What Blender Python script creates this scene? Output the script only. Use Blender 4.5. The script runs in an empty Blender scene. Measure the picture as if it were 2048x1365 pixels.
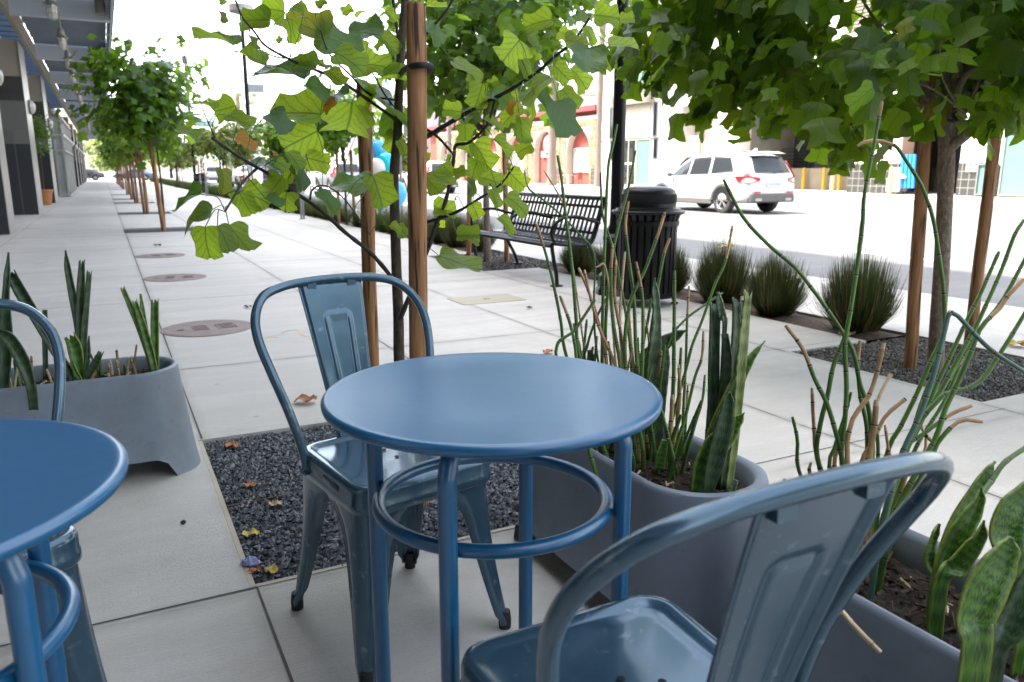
import bpy, math, random
import numpy as np
from mathutils import Vector, Matrix, Euler
R = math.radians
random.seed(7)
S = bpy.context.scene
COL = S.collection

# ------------------------------------------------------------------ camera, sky, sun, exposure
CAM_H, FPX, PITCH, YAW = 1.10, 1560.0, R(12.3128), R(27.1544)
cam = bpy.data.cameras.new('camera'); cam.lens = 36 * FPX / 2048; cam.sensor_width = 36
cam.clip_start = .05; cam.clip_end = 3000
cam.dof.use_dof = True; cam.dof.focus_distance = 2.0; cam.dof.aperture_fstop = 6.3
camo = bpy.data.objects.new('camera', cam); COL.objects.link(camo)
camo.location = (0, 0, CAM_H); camo.rotation_euler = (R(90) - PITCH, 0, -YAW)
S.camera = camo

SUN_DIR = Vector((-.56, .31, 1.0)).normalized()          # towards the sun
SUN_EL = math.asin(SUN_DIR.z); SUN_AZ = math.atan2(SUN_DIR.x, SUN_DIR.y)
w = bpy.data.worlds.new('World'); S.world = w; w.use_nodes = True
wn = w.node_tree.nodes; wl = w.node_tree.links
bg = wn['Background']; sky = wn.new('ShaderNodeTexSky'); sky.sky_type = 'NISHITA'
sky.sun_disc = False; sky.sun_elevation = SUN_EL; sky.sun_rotation = SUN_AZ
sky.air_density = 1.0; sky.dust_density = 3.0; sky.ozone_density = 1.0; sky.altitude = 100
hs = wn.new('ShaderNodeHueSaturation'); hs.inputs['Saturation'].default_value = .46
wl.new(sky.outputs[0], hs.inputs['Color']); wl.new(hs.outputs[0], bg.inputs[0])
bg.inputs[1].default_value = .15
sun = bpy.data.lights.new('sun', 'SUN'); sun.energy = 2.1; sun.angle = R(.5); sun.color = (1, .95, .86)
suno = bpy.data.objects.new('sun', sun); COL.objects.link(suno)
suno.rotation_euler = (-SUN_DIR).to_track_quat('-Z', 'Y').to_euler(); suno.location = (-20, 10, 40)
S.view_settings.view_transform = 'Standard'; S.view_settings.look = 'None'
S.view_settings.exposure = 2.78; S.view_settings.gamma = 1
S.render.engine = 'CYCLES'
S.cycles.use_denoising = True
S.cycles.max_bounces = 8; S.cycles.diffuse_bounces = 4; S.cycles.glossy_bounces = 4
S.cycles.transmission_bounces = 6; S.cycles.transparent_max_bounces = 8
S.cycles.sample_clamp_indirect = 6; S.cycles.caustics_reflective = False; S.cycles.caustics_refractive = False

_cy, _sy, _cp, _sp = math.cos(YAW), math.sin(YAW), math.cos(PITCH), math.sin(PITCH)
_F = Vector((_sy * _cp, _cy * _cp, -_sp)); _R = Vector((_cy, -_sy, 0)); _U = _R.cross(_F)
def ray(px, py): return _F + _R * ((px - 1024) / FPX) - _U * ((py - 682.5) / FPX)
def at(px, py, d): return Vector((0, 0, CAM_H)) + ray(px, py) * d          # point at depth d metres
def on(px, py, z=0.0):
    r = ray(px, py); return Vector((0, 0, CAM_H)) + r * ((z - CAM_H) / r.z)

# ------------------------------------------------------------------ helpers
class MB:
    def __init__(s): s.v = []; s.f = []; s.m = []; s.uv = {}
    def add(s, vs, fs, m=0, uvs=None):
        o = len(s.v); s.v.extend([tuple(p) for p in vs])
        for i, f in enumerate(fs):
            s.f.append(tuple(k + o for k in f)); s.m.append(m)
            if uvs is not None: s.uv[len(s.f) - 1] = [uvs[k] for k in f]
    def box(s, x0, x1, y0, y1, z0, z1, m=0, c=0.0):
        if c <= 0:
            v = [(x, y, z) for z in (z0, z1) for y in (y0, y1) for x in (x0, x1)]
            s.add(v, [(0, 2, 3, 1), (4, 5, 7, 6), (0, 1, 5, 4), (2, 6, 7, 3), (0, 4, 6, 2), (1, 3, 7, 5)], m); return
        rings = []
        for z, i in ((z0, c), (z0 + c, 0), (z1 - c, 0), (z1, c)):
            a, b, d, e = x0 + i, x1 - i, y0 + i, y1 - i
            rings.append([(a + c, d, z), (b - c, d, z), (b, d + c, z), (b, e - c, z), (b - c, e, z), (a + c, e, z), (a, e - c, z), (a, d + c, z)])
        s.loft(rings, m, cap=True)
    def loft(s, rings, m=0, cap=False, closed=True):
        n = len(rings[0]); v = [p for r in rings for p in r]; f = []
        for i in range(len(rings) - 1):
            for j in range(n if closed else n - 1):
                k = (j + 1) % n
                f.append((i * n + j, i * n + k, (i + 1) * n + k, (i + 1) * n + j))
        if cap:
            f.append(tuple(range(n - 1, -1, -1))); f.append(tuple((len(rings) - 1) * n + j for j in range(n)))
        s.add(v, f, m)
    def lathe(s, prof, n=32, m=0, c=(0, 0), cap=False):
        s.loft([[(c[0] + r * math.cos(2 * math.pi * j / n), c[1] + r * math.sin(2 * math.pi * j / n), z) for j in range(n)] for r, z in prof], m, cap)
    def tube(s, pts, rad, n=8, m=0, cap=True, closed=False):
        pts = [Vector(p) for p in pts]; k = len(pts)
        rs = rad if isinstance(rad, (list, tuple)) else [rad] * k
        t = [(pts[(i + 1) % k if closed else min(i + 1, k - 1)] - pts[i - 1 if closed else max(i - 1, 0)]).normalized() for i in range(k)]
        u = t[0].cross(Vector((0, 0, 1)) if abs(t[0].z) < .9 else Vector((1, 0, 0))).normalized(); rings = []
        for i in range(k):
            u = (u - t[i] * u.dot(t[i])).normalized(); b = t[i].cross(u)
            rings.append([pts[i] + (u * math.cos(2 * math.pi * j / n) + b * math.sin(2 * math.pi * j / n)) * rs[i] for j in range(n)])
        if closed: rings.append(rings[0])
        s.loft(rings, m, cap and not closed)
    def bar(s, a, b, r, n=8, m=0): s.tube([a, b], r, n, m)
    def beam(s, a, b, w_, h_, m=0, up=(0, 0, 1)):
        a = Vector(a); b = Vector(b); t = (b - a).normalized(); u = t.cross(Vector(up)).normalized(); q = u.cross(t)
        r = lambda p: [p + u * (-w_ / 2) - q * (h_ / 2), p + u * (w_ / 2) - q * (h_ / 2), p + u * (w_ / 2) + q * (h_ / 2), p - u * (w_ / 2) + q * (h_ / 2)]
        s.loft([r(a), r(b)], m, True)
    def grid(s, fn, nu, nv, m=0):
        v = [fn(i / nu, j / nv) for j in range(nv + 1) for i in range(nu + 1)]; n = nu + 1
        s.add(v, [(j * n + i, j * n + i + 1, (j + 1) * n + i + 1, (j + 1) * n + i) for j in range(nv) for i in range(nu)], m)
    def sphere(s, c, r, n=12, m=0):
        if not isinstance(r, (tuple, list)): r = (r, r, r)
        s.loft([[(c[0] + r[0] * math.sin(a) * math.cos(b), c[1] + r[1] * math.sin(a) * math.sin(b), c[2] - r[2] * math.cos(a))
                 for b in [2 * math.pi * j / (2 * n) for j in range(2 * n)]] for a in [max(.02, min(math.pi - .02, math.pi * i / n)) for i in range(n + 1)]], m, True)
    def build(s, name, mats, parent=None, smooth=True, ang=35, off=None):
        me = bpy.data.meshes.new(name)
        v = s.v if off is None else [(p[0] - off[0], p[1] - off[1], p[2] - off[2]) for p in s.v]
        me.from_pydata(v, [], s.f)
        for mt in (mats if isinstance(mats, (list, tuple)) else [mats]): me.materials.append(mt)
        me.polygons.foreach_set('material_index', s.m)
        if s.uv:
            ul = me.uv_layers.new(name='UVMap')
            for p in me.polygons:
                q = s.uv.get(p.index)
                if q:
                    for li, c in zip(p.loop_indices, q): ul.data[li].uv = c
        if smooth:
            me.polygons.foreach_set('use_smooth', [True] * len(me.polygons)); me.set_sharp_from_angle(angle=R(ang))
        me.validate(); me.update()
        o = bpy.data.objects.new(name, me); COL.objects.link(o)
        if parent: o.parent = parent
        return o

def tag(o, label=None, cat=None, group=None, kind=None):
    if label: o['label'] = label
    if cat: o['category'] = cat
    if group: o['group'] = group
    if kind: o['kind'] = kind
    return o
def thing(name, label, cat, loc=(0, 0, 0), rz=0, group=None):
    o = bpy.data.objects.new(name, None); COL.objects.link(o); o.empty_display_size = .2
    o.location = loc; o.rotation_euler = (0, 0, rz)
    return tag(o, label, cat, group)
def kids(o): return [c for c in bpy.data.objects if c.parent == o]
def dup(root, loc, rz=None, label=None, group=None):
    r = root.copy(); COL.objects.link(r); r.location = loc
    if rz is not None: r.rotation_euler = (0, 0, rz)
    if label: r['label'] = label
    if group: r['group'] = group
    for ch in kids(root):
        c = ch.copy(); COL.objects.link(c); c.parent = r
        for g in kids(ch):
            d = g.copy(); COL.objects.link(d); d.parent = c
    return r
def struct(mb, name, mats, **k): return tag(mb.build(name, mats, **k), kind='structure')
def spline(pts, n=8):
    pts = [Vector(p) for p in pts]; P = [2 * pts[0] - pts[1]] + pts + [2 * pts[-1] - pts[-2]]; out = []
    for i in range(1, len(P) - 2):
        for j in range(n):
            t = j / n; a, b, c, d = P[i - 1:i + 3]
            out.append(.5 * ((2 * b) + (c - a) * t + (2 * a - 5 * b + 4 * c - d) * t * t + (3 * b - a - 3 * c + d) * t ** 3))
    return out + [pts[-1]]
def lerp(a, b, t): return a + (b - a) * t

# ------------------------------------------------------------------ materials
def rgb(c): return (c[0], c[1], c[2], 1)
class NM:
    def __init__(s, name):
        s.m = bpy.data.materials.new(name); s.m.use_nodes = True; s.n = s.m.node_tree.nodes; s.l = s.m.node_tree.links
        s.p = s.n['Principled BSDF']; s.out = s.n['Material Output']
    def node(s, t, **k):
        x = s.n.new(t)
        for a, b in k.items(): setattr(x, a, b)
        return x
    def link(s, a, b): s.l.new(a, b)
    def coord(s, kind='Object', scale=(1, 1, 1)):
        tc = s.node('ShaderNodeTexCoord'); mp = s.node('ShaderNodeMapping'); mp.inputs['Scale'].default_value = scale
        s.link(tc.outputs[kind], mp.inputs[0]); return mp.outputs[0]
    def noise(s, co, scale, detail=4, rough=.55):
        x = s.node('ShaderNodeTexNoise'); x.inputs['Scale'].default_value = scale; x.inputs['Detail'].default_value = detail
        x.inputs['Roughness'].default_value = rough
        if co is not None: s.link(co, x.inputs['Vector'])
        return x.outputs['Fac']
    def ramp(s, fac, stops, interp='LINEAR'):
        x = s.node('ShaderNodeValToRGB'); x.color_ramp.interpolation = interp; e = x.color_ramp.elements
        while len(e) < len(stops): e.new(.5)
        for i, (p, c) in enumerate(stops): e[i].position = p; e[i].color = rgb(c) if not isinstance(c, (int, float)) else (c, c, c, 1)
        s.link(fac, x.inputs[0]); return x.outputs[0]
    def mix(s, fac, a, b, mode='MIX'):
        x = s.node('ShaderNodeMix', data_type='RGBA', blend_type=mode)
        for i, q in ((0, fac), (6, a), (7, b)):
            if hasattr(q, 'is_linked') or hasattr(q, 'links'): s.link(q, x.inputs[i])
            else: x.inputs[i].default_value = q if i == 0 else rgb(q)
        return x.outputs[2]
    def math(s, op, a, b=None):
        x = s.node('ShaderNodeMath', operation=op)
        for i, q in ((0, a), (1, b)):
            if q is None: continue
            if isinstance(q, (int, float)): x.inputs[i].default_value = q
            else: s.link(q, x.inputs[i])
        return x.outputs[0]
    def bump(s, h, strength=.3, dist=.01):
        x = s.node('ShaderNodeBump'); x.inputs['Strength'].default_value = strength; x.inputs['Distance'].default_value = dist
        s.link(h, x.inputs['Height']); s.link(x.outputs[0], s.p.inputs['Normal'])
    def col(s, c):
        if isinstance(c, tuple): s.p.inputs['Base Color'].default_value = rgb(c)
        else: s.link(c, s.p.inputs['Base Color'])
    def set(s, **k):
        for a, b in k.items(): s.p.inputs[a.replace('_', ' ')].default_value = b
        return s
def simple(name, c, rough=.6, var=.12, scale=14, metal=0, bump=0, coat=0, spec=.5, bscale=60):
    m = NM(name); co = m.coord(); f = m.noise(co, scale, 5)
    a = tuple(x * (1 - var) for x in c); b = tuple(min(1, x * (1 + var)) for x in c)
    m.col(m.ramp(f, [(.3, a), (.7, b)])); m.set(Roughness=rough, Metallic=metal)
    m.p.inputs['Coat Weight'].default_value = coat; m.p.inputs['Coat Roughness'].default_value = .12
    m.p.inputs['Specular IOR Level'].default_value = spec
    if bump: m.bump(m.noise(co, bscale, 6), bump, .01)
    return m.m
def concrete(name, c, dark=.72, stain=(.30, .24, .16), brush=True):
    m = NM(name); co = m.coord('Object'); st = m.coord('Object', (3, 90, 3))
    big = m.noise(co, .45, 5, .6); mid = m.noise(co, 3.2, 6, .65); fine = m.noise(co, 120, 3); sw = m.noise(m.coord('Object', (.35, 2.6, 1)), 1.6, 5, .6)
    base = m.ramp(big, [(.3, tuple(x * .80 for x in c)), (.7, tuple(x * 1.08 for x in c))])
    base = m.mix(m.ramp(mid, [(.35, 0.0), (.72, .42)]), base, tuple(x * dark for x in c))
    base = m.mix(m.ramp(sw, [(.40, 0.0), (.60, .55)]), base, tuple(x * .74 for x in c))
    base = m.mix(m.ramp(m.noise(co, .9, 3), [(.60, 0.0), (.78, .28)]), base, stain)
    sp = m.noise(co, 55, 2); base = m.mix(m.ramp(sp, [(.70, 0.0), (.76, .45)]), base, tuple(x * .55 for x in c))
    if brush:
        sn = m.node('ShaderNodeVectorMath', operation='SNAP'); tc = m.node('ShaderNodeTexCoord'); m.link(tc.outputs['Object'], sn.inputs[0]); sn.inputs[1].default_value = (1.26, 2.66, 5)
        wnz = m.node('ShaderNodeTexWhiteNoise'); m.link(sn.outputs[0], wnz.inputs[0]); base = m.mix(m.math('MULTIPLY', wnz.outputs['Value'], .22), base, tuple(x * .70 for x in c))
        vo = m.node('ShaderNodeTexVoronoi'); vo.inputs['Scale'].default_value = 2.6; m.link(co, vo.inputs['Vector']); base = m.mix(m.ramp(vo.outputs['Distance'], [(.028, .55), (.050, 0.0)]), base, tuple(x * .42 for x in c))
        tc2 = m.node('ShaderNodeTexCoord'); sp_ = m.node('ShaderNodeSeparateXYZ'); m.link(tc2.outputs['Object'], sp_.inputs[0])
        fy = m.math('ABSOLUTE', m.math('SUBTRACT', m.math('FRACT', m.math('ADD', m.math('DIVIDE', m.math('SUBTRACT', sp_.outputs[1], 2.0), 2.66), .5)), .5)); dj = m.math('MULTIPLY', fy, 2.66)
        for xj in (.262, 1.52, 2.64, 3.67): dj = m.math('MINIMUM', dj, m.math('ABSOLUTE', m.math('SUBTRACT', sp_.outputs[0], xj)))
        base = m.mix(m.math('MULTIPLY', m.ramp(dj, [(.0, .6), (.012, .35), (.05, 0.0)]), m.ramp(m.noise(co, 5, 4), [(.3, .2), (.65, 1.0)])), base, (.20, .18, .15))
        sp2 = m.noise(co, 1.7, 6, .7); base = m.mix(m.ramp(sp2, [(.56, 0.0), (.70, .35)]), base, (.34, .29, .22))
        br = m.noise(st, 4, 4, .7)
        base = m.mix(m.ramp(br, [(.32, .45), (.58, 0.0)]), base, tuple(x * .62 for x in c))
        h = m.math('ADD', m.math('MULTIPLY', br, .7), m.math('MULTIPLY', fine, .4))
        m.bump(h, .7, .006)
    else: m.bump(fine, .3, .004)
    m.col(base); m.set(Roughness=.85); return m.m

M = {}
M['walk'] = concrete('sidewalk_concrete', (.645, .605, .545))
M['joint'] = simple('joint_dirt', (.085, .076, .064), .95)
M['kerb'] = concrete('kerb_concrete', (.52, .50, .47), brush=False)
M['asphalt'] = concrete('asphalt', (.17, .168, .165), .8, (.10, .10, .10), False)
M['paint'] = simple('road_paint', (.75, .74, .70), .7, .1, 5)
M['ground'] = simple('earth', (.22, .20, .17), .95)
M['soil'] = simple('potting_soil', (.028, .020, .014), .95, .6, 40, bump=1.0, bscale=45)
M['mulch'] = simple('bark_mulch', (.07, .042, .026), .95, .6, 30, bump=1.0, bscale=40)
def gravel_mat(name, stops):
    m = NM(name); g = m.node('ShaderNodeNewGeometry')
    c = m.ramp(g.outputs['Random Per Island'], stops); f = m.noise(m.coord(), 90, 3)
    m.col(m.mix(m.ramp(f, [(.35, .35), (.65, 0.0)]), c, (.03, .03, .035))); m.set(Roughness=.85); return m.m
M['gravel'] = gravel_mat('gravel_stone', [(0, (.065, .072, .082)), (.5, (.14, .152, .17)), (.85, (.22, .232, .25)), (1, (.36, .36, .35))])
M['gravel2'] = gravel_mat('warm_gravel_stone', [(0, (.06, .057, .055)), (.5, (.15, .138, .125)), (.85, (.25, .225, .195)), (1, (.38, .34, .29))])
M['gravelbed'] = simple('gravel_fines', (.05, .052, .056), .95, .5, 120, bump=1, bscale=130)
def painted(name, c, rough, metal=0, coat=0, wear=(.4, .4, .4), amt=.0, spec=.5):
    m = NM(name); co = m.coord(); f = m.noise(co, 6, 6, .65) if amt else m.noise(co, 3, 1, .3); g = m.noise(co, 40, 4)
    a = m.ramp(f, [(.3, tuple(x * .82 for x in c)), (.7, tuple(min(1, x * 1.16) for x in c))]) if amt else m.ramp(m.noise(co, 55, 3), [(.3, tuple(x * .94 for x in c)), (.7, tuple(x * 1.06 for x in c))])
    if amt: a = m.mix(m.ramp(g, [(.62, 0.0), (.75, amt)]), a, wear)
    m.col(a); m.set(Metallic=metal); m.set(Roughness=rough)
    if amt: m.link(m.ramp(f, [(.25, rough * .8), (.75, min(1, rough * 1.3))]), m.p.inputs['Roughness'])
    m.p.inputs['Coat Weight'].default_value = coat; m.p.inputs['Coat Roughness'].default_value = .08
    m.p.inputs['Specular IOR Level'].default_value = spec; return m.m
M['table'] = painted('blue_powder_coat', (.004, .105, .240), .30, 0, .0, (.10, .24, .38), 0, 1.0)
M['chair'] = painted('slate_blue_metal', (.050, .108, .155), .22, .40, .5, (.30, .34, .38), .5)
M['rubber'] = simple('black_rubber', (.012, .012, .013), .7)
M['planter'] = painted('grey_planter', (.185, .218, .262), .5, 0, 0, (.12, .12, .125), .5)
M['black'] = simple('black_powder_coat', (.005, .005, .006), .36, .1, 20, 0, 0, 0, .28)
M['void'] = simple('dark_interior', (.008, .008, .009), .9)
M['hole'] = simple('dark_hole', (.004, .004, .005), .9)
M['iron'] = simple('rusty_cast_iron', (.235, .18, .155), .75, .22, 9, .1, .4)
M['iron2'] = simple('cast_iron_recess', (.19, .145, .13), .85, .2, 20)
M['vault'] = concrete('vault_cover', (.50, .44, .33), brush=False)
def wood(name, c1, c2):
    m = NM(name); co = m.coord('Object', (22, 22, 1.4)); f = m.noise(co, 2.2, 6, .65); k = m.noise(m.coord('Object', (60, 60, 3)), 1, 3)
    kn = m.noise(m.coord('Object', (6, 6, 5)), 1.1, 2)
    a = m.ramp(f, [(.28, c1), (.68, c2)]); a = m.mix(m.ramp(k, [(.36, .95), (.45, 0.0)]), a, tuple(x * .22 for x in c1))
    a = m.mix(m.ramp(kn, [(.66, 0.0), (.72, .7)]), a, tuple(x * .45 for x in c1))
    m.col(a); m.set(Roughness=.8); m.bump(f, .5, .004); return m.m
M['stake'] = wood('weathered_lodgepole', (.150, .064, .024), (.44, .225, .095))
def bark(name, c1, c2, sc=55):
    m = NM(name); f = m.noise(m.coord('Object', (1, 1, .45)), sc, 5, .7); m.col(m.ramp(f, [(.36, c1), (.56, tuple((a + b) / 2 * .8 for a, b in zip(c1, c2))), (.7, c2)]))
    m.set(Roughness=.9); m.bump(f, .8, .006); return m.m
M['bark'] = bark('young_bark', (.038, .026, .018), (.14, .10, .07))
M['bark2'] = bark('speckled_bark', (.12, .09, .068), (.44, .345, .25), 75)
M['twig'] = simple('dark_twig', (.022, .014, .012), .6, .3, 40)
M['palmbark'] = bark('palm_bark', (.20, .15, .115), (.36, .29, .24), 20)
def leaf_mat(name, top, trans, alt, veins=False, tf=.4, gloss=.42, sp=.5):
    m = NM(name); g = m.node('ShaderNodeNewGeometry'); rnd = g.outputs['Random Per Island']
    c = m.ramp(rnd, [(0, tuple(x * .62 for x in top)), (.5, top), (.93, alt), (1, alt)])
    t = m.ramp(rnd, [(0, tuple(x * .6 for x in trans)), (.5, trans), (.95, tuple(min(1, x * 1.35) for x in trans)), (1, (.5, .36, .03))])
    if veins:
        uv = m.node('ShaderNodeUVMap'); sx = m.node('ShaderNodeSeparateXYZ'); m.link(uv.outputs[0], sx.inputs[0])
        au = m.math('ABSOLUTE', sx.outputs[0])
        wob = m.math('MULTIPLY', m.math('SUBTRACT', m.noise(uv.outputs[0], 4.5, 3), .5), .16)
        q = m.math('ADD', m.math('SUBTRACT', m.math('MULTIPLY', sx.outputs[1], 4.6), m.math('MULTIPLY', m.math('POWER', au, .85), 4.4)), m.math('MULTIPLY', wob, 6))
        q = m.math('ABSOLUTE', m.math('SUBTRACT', m.math('FRACT', q), .5))
        side = m.ramp(q, [(0.0, .9), (.035, .7), (.07, .22), (.20, 0.0)])
        mid = m.ramp(au, [(0.0, 1.0), (.014, 1.0), (.03, 0.0)])
        fine = m.node('ShaderNodeTexVoronoi', feature='DISTANCE_TO_EDGE'); fine.inputs['Scale'].default_value = 17; m.link(uv.outputs[0], fine.inputs['Vector'])
        fv = m.ramp(fine.outputs[0], [(0.0, .42), (.10, 0.0)])
        v = m.math('MAXIMUM', m.math('MAXIMUM', side, mid), fv)
        blot = m.noise(uv.outputs[0], 3.0, 4)
        c = m.mix(m.math('MULTIPLY', v, .55), c, (.10, .17, .03)); t = m.mix(m.math('MULTIPLY', v, .70), t, (.06, .14, .008))
        t = m.mix(m.ramp(blot, [(.5, 0.0), (.75, .45)]), t, (.30, .33, .02))
        m.bump(v, .35, .004)
    m.col(c); m.set(Roughness=gloss); m.p.inputs['Specular IOR Level'].default_value = sp
    tr = m.node('ShaderNodeBsdfTranslucent'); m.link(t, tr.inputs[0])
    mx = m.node('ShaderNodeMixShader'); mx.inputs[0].default_value = tf
    m.link(m.p.outputs[0], mx.inputs[1]); m.link(tr.outputs[0], mx.inputs[2]); m.link(mx.outputs[0], m.out.inputs[0])
    return m.m
M['leafnear'] = leaf_mat('tulip_leaf', (.060, .140, .018), (.56, .76, .05), (.10, .19, .025), True, .62, .42)
M['leafdull'] = leaf_mat('glossy_tulip_leaf', (.030, .088, .024), (.20, .38, .02), (.055, .13, .03), True, .36, .26)
M['leaforange'] = leaf_mat('turning_leaf', (.42, .16, .02), (.70, .28, .03), (.45, .2, .02), True, .4)
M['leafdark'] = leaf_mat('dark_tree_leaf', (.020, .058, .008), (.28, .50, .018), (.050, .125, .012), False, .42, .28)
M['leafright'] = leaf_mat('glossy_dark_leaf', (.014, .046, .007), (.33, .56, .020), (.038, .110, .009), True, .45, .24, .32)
M['leafmid'] = leaf_mat('mid_tree_leaf', (.034, .09, .012), (.30, .50, .03), (.075, .16, .02), False, .44, .36)
M['leafsun'] = leaf_mat('pale_tree_leaf', (.10, .15, .035), (.30, .38, .05), (.16, .20, .06), False, .35, .55)
M['grass'] = leaf_mat('rush_blade', (.030, .052, .012), (.09, .13, .02), (.10, .105, .03), False, .25, .5)
M['hedge'] = leaf_mat('hedge_blade', (.035, .065, .012), (.10, .15, .02), (.09, .11, .03), False, .25, .5)
M['horsetail'] = simple('horsetail_green', (.070, .160, .020), .42, .3, 25)
M['horsetail2'] = simple('horsetail_teal', (.075, .16, .11), .42, .25, 25)
M['node'] = simple('horsetail_node', (.016, .014, .010), .6)
M['nodepale'] = simple('horsetail_sheath', (.30, .25, .17), .7)
M['straw'] = simple('dry_stem', (.42, .255, .12), .7, .35, 25)
M['straw2'] = simple('pale_dry_stem', (.58, .44, .27), .75, .25, 25)
def snake(name, c1, c2, c3, edge=None):
    m = NM(name); co = m.coord('UV', (3, 1, 1)); wv = m.node('ShaderNodeTexWave', wave_type='BANDS', bands_direction='Y')
    wv.inputs['Scale'].default_value = 7; wv.inputs['Distortion'].default_value = 9; wv.inputs['Detail'].default_value = 3; wv.inputs['Detail Scale'].default_value = 2.2
    m.link(co, wv.inputs['Vector']); c = m.ramp(wv.outputs[0], [(.25, c1), (.55, c2), (.85, c3)])
    u = m.node('ShaderNodeUVMap'); sx = m.node('ShaderNodeSeparateXYZ'); m.link(u.outputs[0], sx.inputs[0]); e = m.math('ABSOLUTE', m.math('SUBTRACT', sx.outputs[0], .5))
    if edge: c = m.mix(m.ramp(e, [(.41, 0.0), (.48, .55)]), c, edge)
    c = m.mix(m.ramp(m.noise(m.coord('UV', (14, 1.5, 1)), 3, 4), [(.4, .35), (.62, 0.0)]), c, tuple(x * .5 for x in c1))
    m.col(c); m.set(Roughness=.34); return m.m
M['snake'] = snake('snake_plant_leaf', (.011, .036, .011), (.026, .068, .018), (.075, .135, .055), (.06, .10, .03))
M['snakepale'] = snake('snake_plant_pale', (.05, .10, .045), (.13, .19, .10), (.22, .29, .17))
M['snakelight'] = snake('snake_plant_light', (.09, .14, .03), (.22, .28, .07), (.34, .38, .13))
M['snakegreen'] = snake('snake_plant_green', (.020, .070, .008), (.070, .19, .018), (.14, .29, .035), (.34, .38, .06))
M['white'] = simple('white_render', (.58, .57, .54), .8, .05, 1.5)
M['cream'] = simple('cream_render', (.52, .47, .39), .85, .06, 1.5)
M['peach'] = simple('peach_render', (.46, .30, .20), .85, .06, 1.5)
M['pinkbrick'] = simple('rose_cornice', (.26, .055, .06), .8)
M['redwall'] = simple('coral_wall', (.34, .075, .055), .8, .08, 3)
M['greywall'] = simple('grey_dock_wall', (.15, .14, .12), .85, .15, 2)
M['dockwall'] = concrete('dock_concrete', (.36, .30, .22), brush=False)
M['greydoor'] = simple('dark_door', (.030, .030, .034), .6)
M['yellow'] = simple('yellow_bollard_paint', (.60, .34, .02), .5, .15, 12)
M['sunlityellow'] = simple('sunlit_bollard_paint', (.50, .38, .15), .5, .1, 12)  # the bollard yellow again, with sunlight put into the colour
def stonewall(name):
    m = NM(name); v = m.node('ShaderNodeTexVoronoi', feature='DISTANCE_TO_EDGE'); v2 = m.node('ShaderNodeTexVoronoi')
    co = m.coord('Object', (1, 1, 1.2))
    for x in (v, v2): x.inputs['Scale'].default_value = 2.4; m.link(co, x.inputs['Vector'])
    sp = m.node('ShaderNodeSeparateColor'); m.link(v2.outputs['Color'], sp.inputs[0])
    c = m.ramp(sp.outputs[0], [(0, (.24, .155, .075)), (.5, (.30, .215, .125)), (1, (.36, .26, .17))])
    m.col(m.mix(m.ramp(v.outputs[0], [(.02, 1.0), (.06, 0.0)]), c, (.10, .06, .03))); m.set(Roughness=.9); return m.m
M['stone'] = stonewall('flagstone_cladding')
def tiles(name, c, grout, sx, sz, axis=1):
    m = NM(name); br = m.node('ShaderNodeTexBrick', offset=0.0); co = m.node('ShaderNodeTexCoord'); s = m.node('ShaderNodeSeparateXYZ'); k = m.node('ShaderNodeCombineXYZ')
    m.link(co.outputs['Object'], s.inputs[0]); m.link(s.outputs[axis], k.inputs[0]); m.link(s.outputs[2], k.inputs[1]); m.link(k.outputs[0], br.inputs[0])
    br.inputs['Scale'].default_value = 1; br.inputs['Brick Width'].default_value = sx; br.inputs['Row Height'].default_value = sz
    br.inputs['Mortar Size'].default_value = .014; br.inputs['Color1'].default_value = rgb(c); br.inputs['Color2'].default_value = rgb(tuple(x * .8 for x in c)); br.inputs['Mortar'].default_value = rgb(grout)
    m.col(br.outputs[0]); m.set(Roughness=.35); return m.m
M['tile'] = tiles('grey_square_tile', (.060, .056, .054), (.28, .27, .24), .36, .36)
M['tiledark'] = tiles('dark_green_tile', (.03, .04, .035), (.09, .10, .09), .36, .36)
M['coltile'] = tiles('black_column_tile', (.022, .024, .028), (.07, .07, .075), .34, 1.9, 0)
M['coltile2'] = tiles('taupe_column_tile', (.14, .132, .12), (.13, .125, .12), .34, 1.05, 0)
M['colbrown'] = tiles('brown_column_tile', (.045, .040, .036), (.025, .024, .022), .34, .6, 0)
M['beige'] = simple('beige_soffit', (.28, .245, .195), .7, .06, 2)
M['silver'] = simple('brushed_silver_panel', (.42, .405, .385), .36, .06, 3, .55)
M['canopybeam'] = simple('pale_canopy_steel', (.46, .49, .54), .5, .06, 2)
M['canopyslat'] = simple('grey_blue_slat', (.13, .165, .21), .55, .1, 3)
M['canopyedge'] = simple('dark_blue_fascia', (.045, .08, .14), .5, .1, 3)
def glass(name, c, rough=.03, alpha=.35, spec=1):
    m = NM(name); m.col(c); m.set(Roughness=rough, Metallic=0); m.p.inputs['Specular IOR Level'].default_value = spec
    tr = m.node('ShaderNodeBsdfTransparent'); mx = m.node('ShaderNodeMixShader'); mx.inputs[0].default_value = alpha
    m.link(m.p.outputs[0], mx.inputs[2]); m.link(tr.outputs[0], mx.inputs[1]); m.link(mx.outputs[0], m.out.inputs[0]); return m.m
M['glass'] = glass('dark_glass', (.02, .026, .03), .04, .92)
M['carglass'] = glass('car_glass', (.030, .034, .038), .03, .94, .35)
M['tealglass'] = simple('teal_glass', (.14, .24, .21), .15, .05, 2)
M['paleglass'] = simple('pale_storefront_glass', (.62, .68, .64), .10, .1, .6, .55)
M['lampglass'] = glass('lamp_glass', (.75, .72, .62), .1, .6)
M['galv'] = simple('galvanised_lamp', (.32, .31, .29), .45, .15, 10, .5)
M['greysteel'] = simple('grey_steel', (.25, .26, .27), .45, .1, 10, .5)
M['carwhite'] = simple('white_car_paint', (.78, .78, .77), .25, .02, 2, 0, 0, .8)
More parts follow.
